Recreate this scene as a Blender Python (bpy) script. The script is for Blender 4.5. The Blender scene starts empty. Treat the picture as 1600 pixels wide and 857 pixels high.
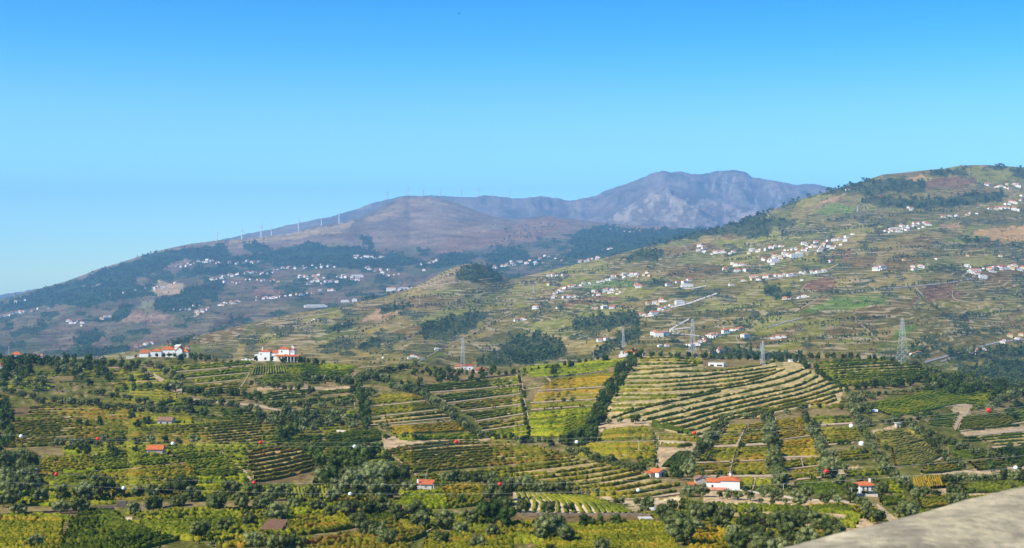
import bpy, math, random
import numpy as np
from mathutils import Vector, Matrix
random.seed(7); RNG = np.random.default_rng(11)
SC = bpy.context.scene
COL = SC.collection
F = 2200.0; CX = 800.0; CY = 428.5          # focal length and centre in photo pixels
# ------------------------------------------------------------ camera, sun, sky, exposure
cam_d = bpy.data.cameras.new("camera"); cam = bpy.data.objects.new("camera", cam_d); COL.objects.link(cam)
cam.location = (0, 0, 0); cam.rotation_euler = (math.radians(90), 0, 0)
cam_d.sensor_width = 36; cam_d.lens = F / 1600 * 36
cam_d.clip_start = 0.1; cam_d.clip_end = 90000
cam_d.dof.use_dof = True; cam_d.dof.focus_distance = 700; cam_d.dof.aperture_fstop = 16
SC.camera = cam
SUN_EL, SUN_AZ = 40.0, 238.0                # azimuth clockwise from +Y (view direction): behind the camera, to the left
sd = Vector((math.sin(math.radians(SUN_AZ)) * math.cos(math.radians(SUN_EL)), math.cos(math.radians(SUN_AZ)) * math.cos(math.radians(SUN_EL)), math.sin(math.radians(SUN_EL))))
sun_d = bpy.data.lights.new("sun", 'SUN'); sun = bpy.data.objects.new("sun", sun_d); COL.objects.link(sun)
sun_d.energy = 5.0; sun_d.angle = math.radians(0.5); sun_d.color = (1.0, 0.90, 0.72)
sun.rotation_euler = (-sd).to_track_quat('-Z', 'Y').to_euler()
W = bpy.data.worlds.new("World"); SC.world = W; W.use_nodes = True
wn = W.node_tree.nodes; wl = W.node_tree.links
sky = wn.new('ShaderNodeTexSky'); sky.sky_type = 'NISHITA'; sky.sun_disc = False
sky.sun_elevation = math.radians(SUN_EL); sky.sun_rotation = math.radians(SUN_AZ)
sky.altitude = 1200; sky.air_density = 1.0; sky.dust_density = 0.0; sky.ozone_density = 4.0
hs = wn.new('ShaderNodeHueSaturation'); hs.inputs['Saturation'].default_value = 1.5; hs.inputs['Value'].default_value = 2.05
# clear-air colour grade over elevation, the same all round the sky
wc = wn.new('ShaderNodeTexCoord'); ws = wn.new('ShaderNodeSeparateXYZ'); wr = wn.new('ShaderNodeValToRGB'); wm = wn.new('ShaderNodeMix'); wm.data_type = 'RGBA'; wm.blend_type = 'MULTIPLY'; wm.inputs[0].default_value = 1; wm.clamp_result = False
wl.new(wc.outputs['Generated'], ws.inputs[0]); wl.new(ws.outputs[2], wr.inputs[0]); SKYR = [(0.0, (0.72, 0.97, 1.0)), (0.03, (0.73, 0.95, 0.96)), (0.065, (0.80, 0.92, 0.87)), (0.088, (0.91, 0.84, 0.80)), (0.123, (0.95, 0.745, 0.69)), (0.156, (0.64, 0.63, 0.59)), (0.189, (0.44, 0.52, 0.54)), (0.26, (0.26, 0.39, 0.5)), (0.6, (0.24, 0.37, 0.5))]
while len(wr.color_ramp.elements) < len(SKYR): wr.color_ramp.elements.new(0.5)
for i_, (p_, c_) in enumerate(SKYR): wr.color_ramp.elements[i_].position = p_; wr.color_ramp.elements[i_].color = (*c_, 1)
wr.color_ramp.interpolation = 'CARDINAL'
wl.new(sky.outputs[0], hs.inputs['Color']); wl.new(hs.outputs[0], wm.inputs[6]); wl.new(wr.outputs[0], wm.inputs[7]); wl.new(wm.outputs[2], wn['Background'].inputs[0])
wn['Background'].inputs[1].default_value = 0.115
SC.view_settings.view_transform = 'Standard'; SC.view_settings.look = 'None'
SC.view_settings.gamma = 1; SC.view_settings.use_curve_mapping = False
SC.view_settings.exposure = 0.72
# ------------------------------------------------------------ material helpers
MATS = {}
def srgb(r, g, b):
    return tuple(((c / 255 + 0.055) / 1.055) ** 2.4 if c > 10 else c / 255 / 12.92 for c in (r, g, b))
def nm(name, rough=0.9, spec=0.2):
    m = bpy.data.materials.new(name); m.use_nodes = True; nt = m.node_tree
    p = nt.nodes['Principled BSDF']; p.inputs['Roughness'].default_value = rough
    p.inputs['Specular IOR Level'].default_value = spec
    return m, nt, p
def noise(nt, scale, detail=4, coord='Object', rough=0.6):
    tc = nt.nodes.new('ShaderNodeTexCoord') if coord == 'Object' else nt.nodes.new('ShaderNodeNewGeometry')
    n = nt.nodes.new('ShaderNodeTexNoise'); n.inputs['Scale'].default_value = scale; n.inputs['Detail'].default_value = detail
    n.inputs['Roughness'].default_value = rough
    nt.links.new(tc.outputs['Object' if coord == 'Object' else 'Position'], n.inputs['Vector']); return n
def ramp(nt, src, stops):
    r = nt.nodes.new('ShaderNodeValToRGB'); e = r.color_ramp.elements
    while len(e) < len(stops): e.new(0.5)
    for i, (p, c) in enumerate(stops):
        e[i].position = p; e[i].color = (*c, 1) if len(c) == 3 else c
    nt.links.new(src, r.inputs[0]); return r
def mixc(nt, fac, a, b, mode='MIX'):
    m = nt.nodes.new('ShaderNodeMix'); m.data_type = 'RGBA'; m.blend_type = mode
    for s, v in ((m.inputs[0], fac), (m.inputs[6], a), (m.inputs[7], b)):
        if hasattr(v, 'is_output') or hasattr(v, 'links'): nt.links.new(v, s)
        elif isinstance(v, (int, float)): s.default_value = v
        else: s.default_value = (*v, 1)
    return m.outputs[2]
def bump(nt, p, h, strength=0.5, dist=0.1):
    b = nt.nodes.new('ShaderNodeBump'); b.inputs['Strength'].default_value = strength; b.inputs['Distance'].default_value = dist
    nt.links.new(h, b.inputs['Height']); nt.links.new(b.outputs[0], p.inputs['Normal'])
def plain(name, c, var=0.25, scale=3, rough=0.9, spec=0.2, bmp=0.0, metal=0.0):
    if name in MATS: return MATS[name]
    m, nt, p = nm(name, rough, spec); n = noise(nt, scale, 6)
    lo = tuple(x * (1 - var) for x in c); hi = tuple(min(1, x * (1 + var * 0.6)) for x in c)
    r = ramp(nt, n.outputs[0], [(0.3, lo), (0.7, hi)]); nt.links.new(r.outputs[0], p.inputs['Base Color'])
    p.inputs['Metallic'].default_value = metal
    if bmp: bump(nt, p, n.outputs[0], bmp, 0.05)
    MATS[name] = m; return m
def foliage(name, stops, wscale=0.25, rnd=0.3, spec=0.03, rough=0.8, fine=1.7):
    """leaf colours: ramp over world-space noise, plus a per-plant shift"""
    m, nt, p = nm(name, rough, spec)
    n = noise(nt, wscale, 3, 'World'); n2 = noise(nt, fine, 2, 'World')
    oi = nt.nodes.new('ShaderNodeObjectInfo')
    a = nt.nodes.new('ShaderNodeMath'); a.operation = 'MULTIPLY_ADD'; nt.links.new(oi.outputs['Random'], a.inputs[0]); a.inputs[1].default_value = rnd
    a.inputs[2].default_value = -rnd / 2
    b = nt.nodes.new('ShaderNodeMath'); b.operation = 'ADD'; nt.links.new(a.outputs[0], b.inputs[0]); nt.links.new(n.outputs[0], b.inputs[1])
    c = nt.nodes.new('ShaderNodeMath'); c.operation = 'MULTIPLY_ADD'; nt.links.new(n2.outputs[0], c.inputs[0]); c.inputs[1].default_value = 1.15; c.inputs[2].default_value = -0.575
    d = nt.nodes.new('ShaderNodeMath'); d.operation = 'ADD'; nt.links.new(b.outputs[0], d.inputs[0]); nt.links.new(c.outputs[0], d.inputs[1])
    r = ramp(nt, d.outputs[0], stops); nt.links.new(r.outputs[0], p.inputs['Base Color'])
    MATS[name] = m; return m
M = dict(
    olive=foliage('olive_leaf', [(0.25, (0.034, 0.050, 0.012)), (0.5, (0.088, 0.110, 0.032)), (0.75, (0.20, 0.225, 0.09))], 0.09, 0.35, fine=0.9),
    dark=foliage('broadleaf_leaf', [(0.25, (0.020, 0.040, 0.009)), (0.55, (0.048, 0.078, 0.015)), (0.8, (0.10, 0.14, 0.028))], 0.08, 0.4, fine=0.9),
    wood=foliage('woodland_leaf', [(0.25, (0.032, 0.058, 0.014)), (0.55, (0.068, 0.105, 0.025)), (0.8, (0.14, 0.165, 0.048))], 0.01, 0.5, fine=0.1),
    bark=plain('bark', (0.11, 0.085, 0.06), 0.4, 6),
    g=foliage('vine_green', [(0.3, (0.057, 0.081, 0.007)), (0.5, (0.128, 0.155, 0.011)), (0.7, (0.225, 0.218, 0.018))], 0.05),
    yg=foliage('vine_bright_green', [(0.25, (0.077, 0.110, 0.005)), (0.5, (0.172, 0.211, 0.009)), (0.75, (0.308, 0.273, 0.014))], 0.05),
    o=foliage('vine_olive', [(0.3, (0.081, 0.090, 0.007)), (0.5, (0.160, 0.170, 0.012)), (0.68, (0.249, 0.201, 0.018)), (0.85, (0.261, 0.127, 0.018))], 0.06),
    r=foliage('vine_russet', [(0.3, (0.081, 0.090, 0.009)), (0.5, (0.144, 0.146, 0.013)), (0.66, (0.202, 0.140, 0.020)), (0.82, (0.196, 0.084, 0.016))], 0.08),
    gold=foliage('vine_gold', [(0.3, (0.140, 0.128, 0.009)), (0.5, (0.245, 0.187, 0.012)), (0.7, (0.333, 0.196, 0.012))], 0.1),
    dg=foliage('vine_dark_green', [(0.3, (0.029, 0.048, 0.005)), (0.55, (0.063, 0.091, 0.009)), (0.75, (0.119, 0.132, 0.013))], 0.08),
    pale=foliage('vine_pale_olive', [(0.3, (0.102, 0.102, 0.015)), (0.5, (0.178, 0.170, 0.025)), (0.7, (0.272, 0.230, 0.051))], 0.1),
    white=plain('white_plaster', (0.80, 0.78, 0.74), 0.06, 1.5),
    cream=plain('cream_plaster', (0.68, 0.58, 0.38), 0.1, 1.5),
    stone=plain('rubble_stone', (0.42, 0.39, 0.33), 0.35, 2.5, bmp=0.6),
    concrete=plain('hut_concrete', (0.50, 0.49, 0.45), 0.15, 2),
    dirt=plain('dirt', (0.44, 0.33, 0.19), 0.2, 0.4),
    asphalt=plain('road_grey', (0.30, 0.29, 0.28), 0.1, 0.1),
    pale_wall=plain('pale_wall', (0.55, 0.52, 0.46), 0.15, 0.5),
    drystone=plain('dry_stone', (0.17, 0.14, 0.10), 0.5, 1.2, bmp=0.6),
    rust=plain('rusty_roof', (0.15, 0.085, 0.05), 0.5, 2.5),
    glass=plain('dark_glass_and_shade', (0.03, 0.035, 0.045), 0.1, 2, rough=0.2, spec=0.5),
    door=plain('brown_door', (0.16, 0.05, 0.03), 0.2, 2),
    shutter=plain('grey_shutter', (0.25, 0.27, 0.30), 0.2, 2),
    steel=plain('galvanised_steel', (0.58, 0.59, 0.60), 0.12, 1, rough=0.5, spec=0.5),
    dark_steel=plain('brown_steel', (0.10, 0.075, 0.055), 0.2, 1, rough=0.6),
    turbine=plain('turbine_white', (0.85, 0.85, 0.85), 0.03, 0.1, rough=0.5),
    red=plain('marker_red', (0.75, 0.012, 0.008), 0.05, 2, rough=0.45, spec=0.4),
    wball=plain('marker_white', (0.82, 0.82, 0.82), 0.05, 2, rough=0.45, spec=0.4),
    tarp=plain('blue_grey_sheet', (0.50, 0.60, 0.66), 0.1, 2),
    bird=plain('bird_dark', (0.02, 0.03, 0.05), 0.1, 2),
)
def roof_mat(name, c):
    m, nt, p = nm(name, 0.85, 0.2); n = noise(nt, 1.2, 6)
    r = ramp(nt, n.outputs[0], [(0.3, tuple(x * 0.62 for x in c)), (0.5, c), (0.72, tuple(min(1, x * 1.25) for x in c))])
    tc = nt.nodes.new('ShaderNodeTexCoord'); w = nt.nodes.new('ShaderNodeTexWave'); w.inputs['Scale'].default_value = 1.6
    w.inputs['Distortion'].default_value = 0.6; nt.links.new(tc.outputs['Object'], w.inputs['Vector'])
    nt.links.new(r.outputs[0], p.inputs['Base Color']); bump(nt, p, w.outputs[1], 0.6, 0.06); return m
M['roof'] = roof_mat('orange_tiles', (0.50, 0.14, 0.045)); M['roof2'] = roof_mat('brick_red_tiles', (0.40, 0.11, 0.055))
M['roof3'] = roof_mat('weathered_brown_tiles', (0.24, 0.14, 0.09)); M['roof4'] = roof_mat('pinkish_tiles', (0.50, 0.22, 0.13))
# ------------------------------------------------------------ numpy noise
_P = RNG.permutation(4096); _V = RNG.random(4096) * 2 - 1
def vnoise(x, y):
    xi = np.floor(x).astype(np.int64); yi = np.floor(y).astype(np.int64); fx = x - xi; fy = y - yi
    fx = fx * fx * (3 - 2 * fx); fy = fy * fy * (3 - 2 * fy)
    def h(a, b): return _V[_P[(_P[a & 4095] + b) & 4095]]
    return (h(xi, yi) * (1 - fx) + h(xi + 1, yi) * fx) * (1 - fy) + (h(xi, yi + 1) * (1 - fx) + h(xi + 1, yi + 1) * fx) * fy
def fbm(x, y, o=4, g=0.5):
    s = 0; a = 1
    for k in range(o): s = s + a * vnoise(x * 2 ** k + 17.3 * k, y * 2 ** k - 9.1 * k); a *= g
    return s
def ridged(x, y, o=4, g=0.5):
    s = 0; a = 1
    for k in range(o): s = s + a * (1 - 2 * np.abs(vnoise(x * 2 ** k + 7.7 * k, y * 2 ** k + 3.1 * k))); a *= g
    return s
# ------------------------------------------------------------ terrain: one height field, z over (bearing column, depth)
def pl(pts, x):
    a = np.array(pts, float); return np.interp(x, a[:, 0], a[:, 1])
colx = np.concatenate([np.arange(-1400, -60, 40), np.arange(-60, 1660, 2.5), np.arange(1660, 3001, 40)]).astype(float)
NC = len(colx)
crestA = pl([(-1400, 560), (-200, 556), (0, 557), (60, 560), (130, 563), (200, 562), (215, 558), (300, 559), (370, 563), (470, 566), (500, 570), (560, 571), (600, 570), (645, 567), (700, 575), (760, 581), (800, 580), (850, 572), (900, 569), (980, 556), (1060, 556), (1120, 562), (1200, 563), (1260, 562), (1300, 559), (1400, 567), (1440, 573), (1500, 592), (1550, 603), (1600, 612), (1700, 618), (3000, 640)], colx)
crestB = pl([(-1400, 575), (0, 566), (160, 556), (250, 541), (300, 527), (400, 503), (450, 492), (500, 484), (600, 464), (650, 450), (680, 446), (725, 443), (760, 441), (785, 439), (800, 437), (850, 425), (900, 413), (950, 402), (1000, 388), (1050, 376), (1100, 363), (1150, 350), (1200, 331), (1250, 312), (1300, 297), (1350, 283), (1380, 273), (1420, 269), (1450, 266), (1480, 263), (1500, 259), (1530, 258), (1560, 259), (1600, 262), (1700, 266), (3000, 330)], colx)
crestC = pl([(-1400, 560), (-200, 500), (0, 468), (37, 458), (67, 450), (100, 441), (125, 432), (155, 420), (190, 410), (220, 400), (260, 389), (300, 381), (340, 376), (375, 374), (410, 370), (450, 366), (500, 353), (540, 347), (560, 342), (575, 335), (590, 327), (605, 319), (620, 312), (632, 307), (660, 307), (690, 311), (715, 318), (740, 328), (770, 338), (800, 344), (830, 340), (850, 337), (880, 341), (920, 346), (980, 352), (1100, 358), (1300, 362), (1600, 370), (3000, 400)], colx)
crestD0 = pl([(-1400, 575), (0, 480), (340, 386), (600, 335), (700, 345), (850, 342), (900, 351), (940, 347), (975, 326), (1000, 312), (1020, 300), (1035, 293), (1045, 294), (1060, 300), (1090, 305), (1130, 318), (1180, 330), (1260, 340), (1600, 350), (3000, 400)], colx)
crestD = pl([(-1400, 520), (-100, 490), (-40, 470), (0, 461), (35, 455), (60, 451), (120, 446), (200, 420), (300, 389), (345, 375), (405, 362), (460, 350), (517, 339), (537, 333), (562, 325), (582, 317), (610, 311), (632, 306), (670, 306), (700, 307), (740, 309), (757, 305), (772, 307), (800, 310), (830, 309), (842, 307), (870, 310), (888, 314), (905, 311), (930, 307), (945, 298), (975, 289), (995, 281), (1015, 273), (1035, 267), (1050, 270), (1063, 268), (1080, 272), (1090, 273), (1120, 268), (1150, 266), (1165, 269), (1175, 277), (1200, 281), (1220, 285), (1240, 289), (1260, 288), (1280, 289), (1300, 293), (1400, 310), (1600, 330), (3000, 400)], colx)
crestD = crestD + 0.7 * fbm(colx / 9.0, colx * 0 + 3, 3); crestA = crestA + 0.5 * fbm(colx / 25.0, colx * 0, 2)
knob = pl([(640, 0), (680, -13), (700, -24), (725, -31), (745, -30), (762, -26), (785, -6), (800, 0)], colx)
dB = pl([(-1400, 2300), (0, 2500), (200, 2700), (400, 3300), (600, 3900), (800, 4300), (1000, 4600), (1200, 5000), (1600, 5600), (3000, 6500)], colx)
dC = pl([(-1400, 8500), (0, 8500), (340, 9500), (540, 10500), (640, 12000), (850, 11200), (1000, 10800), (1300, 11500), (3000, 12000)], colx)
def smoothed(c, wpx=70):
    g = np.linspace(-1400, 3000, 1761); f = np.interp(g, colx, c); k = np.exp(-0.5 * (np.arange(-90, 91) * 2.5 / wpx) ** 2); k /= k.sum()
    return np.interp(colx, g, np.convolve(np.pad(f, 90, mode='edge'), k, 'valid'))
def top(c, cs, v, v0=0.55):
    s = min(1, max(0, (v - v0) / (1 - v0))); s = s * s * (3 - 2 * s); return cs + (c - cs) * s
rowsD, rowsY, rowsL, rowsV = [], [], [], []
def addrow(d, y, L, v):
    rowsD.append(np.broadcast_to(np.asarray(d, float), (NC,)).copy()); rowsY.append(np.broadcast_to(np.asarray(y, float), (NC,)).copy()); rowsL.append(L); rowsV.append(v)
for d, z in ((0.4, -1.75), (3, -1.8), (6, -3.6), (15, -9), (40, -22), (80, -34), (130, -43), (190, -49), (240, -53)):
    addrow(d, CY - z * F / d, 0, -1)
yA = np.array([857, 820, 780, 740, 700, 660, 620, 590, 570, 560.0]); dA = np.array([290, 335, 395, 475, 580, 700, 830, 940, 1030, 1090.0])
for k in range(150):
    u = k / 149; yr = 900 - u * 340 if k else 900
    d = np.interp(-yr, -np.concatenate([[900], yA]), np.concatenate([[262], dA]))
    addrow(d, 900 - u * (900 - crestA), 0, u)
addrow(1170, crestA + 5, 1, -1); addrow(1300, crestA + 16, 1, -1); addrow(1500, crestA + 20, 1, -1); addrow(1620, crestA + 14, 1, -1); addrow(1750, crestA + 6, 1, 0)
crestBs = smoothed(crestB, 30); knob = smoothed(knob, 8)
for k in range(1, 171):
    v = k / 170; sv = min(1, max(0, (v - 0.72) / 0.26)); addrow(1750 * (dB / 1750) ** (v ** 0.9), crestA + 6 + (top(crestB, crestBs, v, 0.8) - crestA - 6) * v + knob * sv * sv * (3 - 2 * sv), 1, v)
crestB0 = crestBs; crestB = crestB + knob
addrow(dB * 1.03, crestB + 2, 2, -1); addrow(dB * 1.12, crestB + 14, 2, -1); addrow(dB * 1.22, crestB + 14, 2, -1)
d0 = dB * 1.32
crestCs = smoothed(crestC)
for k in range(0, 111):
    v = k / 110; addrow(d0 * (dC / d0) ** (v ** 0.85), np.maximum(crestB0, crestB) + 6 + (top(crestC, crestCs, v) - crestB0 - 6) * v * 1.0 - (np.maximum(crestB0, crestB) - crestB0) * v, 2, v)
addrow(dC * 1.03, crestC + 3, 3, -1); addrow(dC * 1.1, crestC + 9, 3, -1)
crestD0s = smoothed(crestD0, 30)
for k in range(0, 31):
    v = k / 30; addrow(dC * 1.18 * (15000 / (dC * 1.18)) ** v, crestC + 5 + (top(crestD0, crestD0s, v, 0.3) - crestC - 5) * v, 3, v)
addrow(15400, crestD0 + 4, 4, -1)
for k in range(0, 46):
    v = k / 45; addrow(15800 + 3000 * v, crestD0 + 3 + (crestD - crestD0 - 3) * v, 4, v)
addrow(19300, crestD + 6, 4, -1); addrow(22000, crestD + 60, 4, -1)
Dm = np.array(rowsD); Ym = np.array(rowsY); Lm = np.array(rowsL); Vm = np.array(rowsV)
Zm = (CY - Ym) / F * Dm; Xm = (colx[None, :] - CX) / F * Dm
vv = np.clip(Vm, 0, 1)[:, None]
win = np.sin(np.pi * np.clip(vv, 0, 1)) ** 0.6 * (Vm >= 0)[:, None]
amp = {0: 0.0, 1: 0.0, 2: 0.0, 3: 0.0, 4: 0.0}
L_ = Lm[:, None]
Zm = Zm + np.where(L_ == 0, win * 0.9 * fbm(Xm / 130, Dm / 130, 3), 0)
Zm = Zm + np.where(L_ == 1, win * (4.5 * fbm(Xm / 500, Dm / 500, 3)), 0)
Zm = Zm + np.where(L_ == 2, win * (28 * ridged(Xm / 1700, Dm / 2100, 4, 0.42) + 3 * fbm(Xm / 400, Dm / 400, 2)), 0)
Zm = Zm + np.where(L_ == 3, win ** 1.5 * np.clip((crestC - crestD0) / 40, 0, 1)[None, :] * (80 * ridged(Xm / 500, Dm / 900, 5)), 0)
Zm = Zm + np.where(L_ == 4, win ** 2 * np.clip((crestD0s - crestD) / 45, 0, 1)[None, :] * (130 * ridged(Xm / 800, Dm / 1500, 5)), 0)
Ym = CY - Zm / Dm * F
for L0, c0 in ((2, crestC), (3, crestD0), (4, crestD)):      # relief stays below its own skyline
    m0 = (Lm == L0) & (Vm >= 0) & (Vm < 1); Ym[m0] = np.maximum(Ym[m0], c0[None, :] + 4 * (1 - Vm[m0])[:, None] ** 0.7)
Zm = (CY - Ym) / F * Dm

def at(px, py, layer=None, lift=0.0):
    """world points where the sight line through photo pixel (px, py) meets the height field"""
    px = np.atleast_1d(np.asarray(px, float)); py = np.atleast_1d(np.asarray(py, float)); out = np.empty((len(px), 3))
    rs = np.arange(len(Lm)) if layer is None else np.where(Lm == layer)[0]
    if layer is not None: rs = rs[Vm[rs] >= 0]
    if layer is None: rs = rs[rs > 3]
    Yl = Ym[rs]; Dl = Dm[rs]
    for s in range(0, len(px), 4000):
        x = px[s:s + 4000]; y = py[s:s + 4000]
        c = np.clip(np.searchsorted(colx, x) - 1, 0, NC - 2); f = (x - colx[c]) / (colx[c + 1] - colx[c])
        Y = Yl[:, c] * (1 - f) + Yl[:, c + 1] * f; D = Dl[:, c] * (1 - f) + Dl[:, c + 1] * f
        hit = Y <= y[None, :]; i = np.argmax(hit, axis=0); none = ~hit.any(axis=0)
        i = np.where(none, np.argmin(Y, axis=0), i)
        j = np.maximum(i - 1, 0); n = np.arange(len(x))
        y0, y1, e0, e1 = Y[j, n], Y[i, n], D[j, n], D[i, n]
        t = np.where((j == i) | none | (np.abs(y1 - y0) < 1e-9), 1.0, (y - y0) / np.where(np.abs(y1 - y0) < 1e-9, 1, y1 - y0)); t = np.clip(t, 0, 1)
        # linear in z along the column segment
        z0 = (CY - y0) / F * e0; z1 = (CY - y1) / F * e1; d = e0 + (e1 - e0) * t; z = z0 + (z1 - z0) * t
        for _ in range(3):
            den = (z1 - z0) + (y - CY) / F * (e1 - e0); tt = np.where(np.abs(den) < 1e-9, t, (-(y - CY) / F * e0 - z0) / np.where(np.abs(den) < 1e-9, 1, den))
            tt = np.where((j == i) | none, 1.0, np.clip(tt, 0, 1)); d = e0 + (e1 - e0) * tt; z = z0 + (z1 - z0) * tt
        out[s:s + 4000, 0] = (x - CX) / F * d; out[s:s + 4000, 1] = d; out[s:s + 4000, 2] = z + lift
    return out
def P(px, py, layer=None): return Vector(at(px, py, layer)[0])
def inpoly(px, py, poly):
    poly = np.array(poly, float); r = np.zeros(px.shape, bool)
    m = (px >= poly[:, 0].min()) & (px <= poly[:, 0].max()) & (py >= poly[:, 1].min()) & (py <= poly[:, 1].max())
    if not m.any(): return r
    x = px[m]; y = py[m]; c = np.zeros(x.shape, bool); j = len(poly) - 1
    for i in range(len(poly)):
        xi, yi = poly[i]; xj, yj = poly[j]
        if yi != yj: c ^= ((yi > y) != (yj > y)) & (x < (xj - xi) * (y - yi) / (yj - yi) + xi)
        j = i
    r[m] = c; return r
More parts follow.
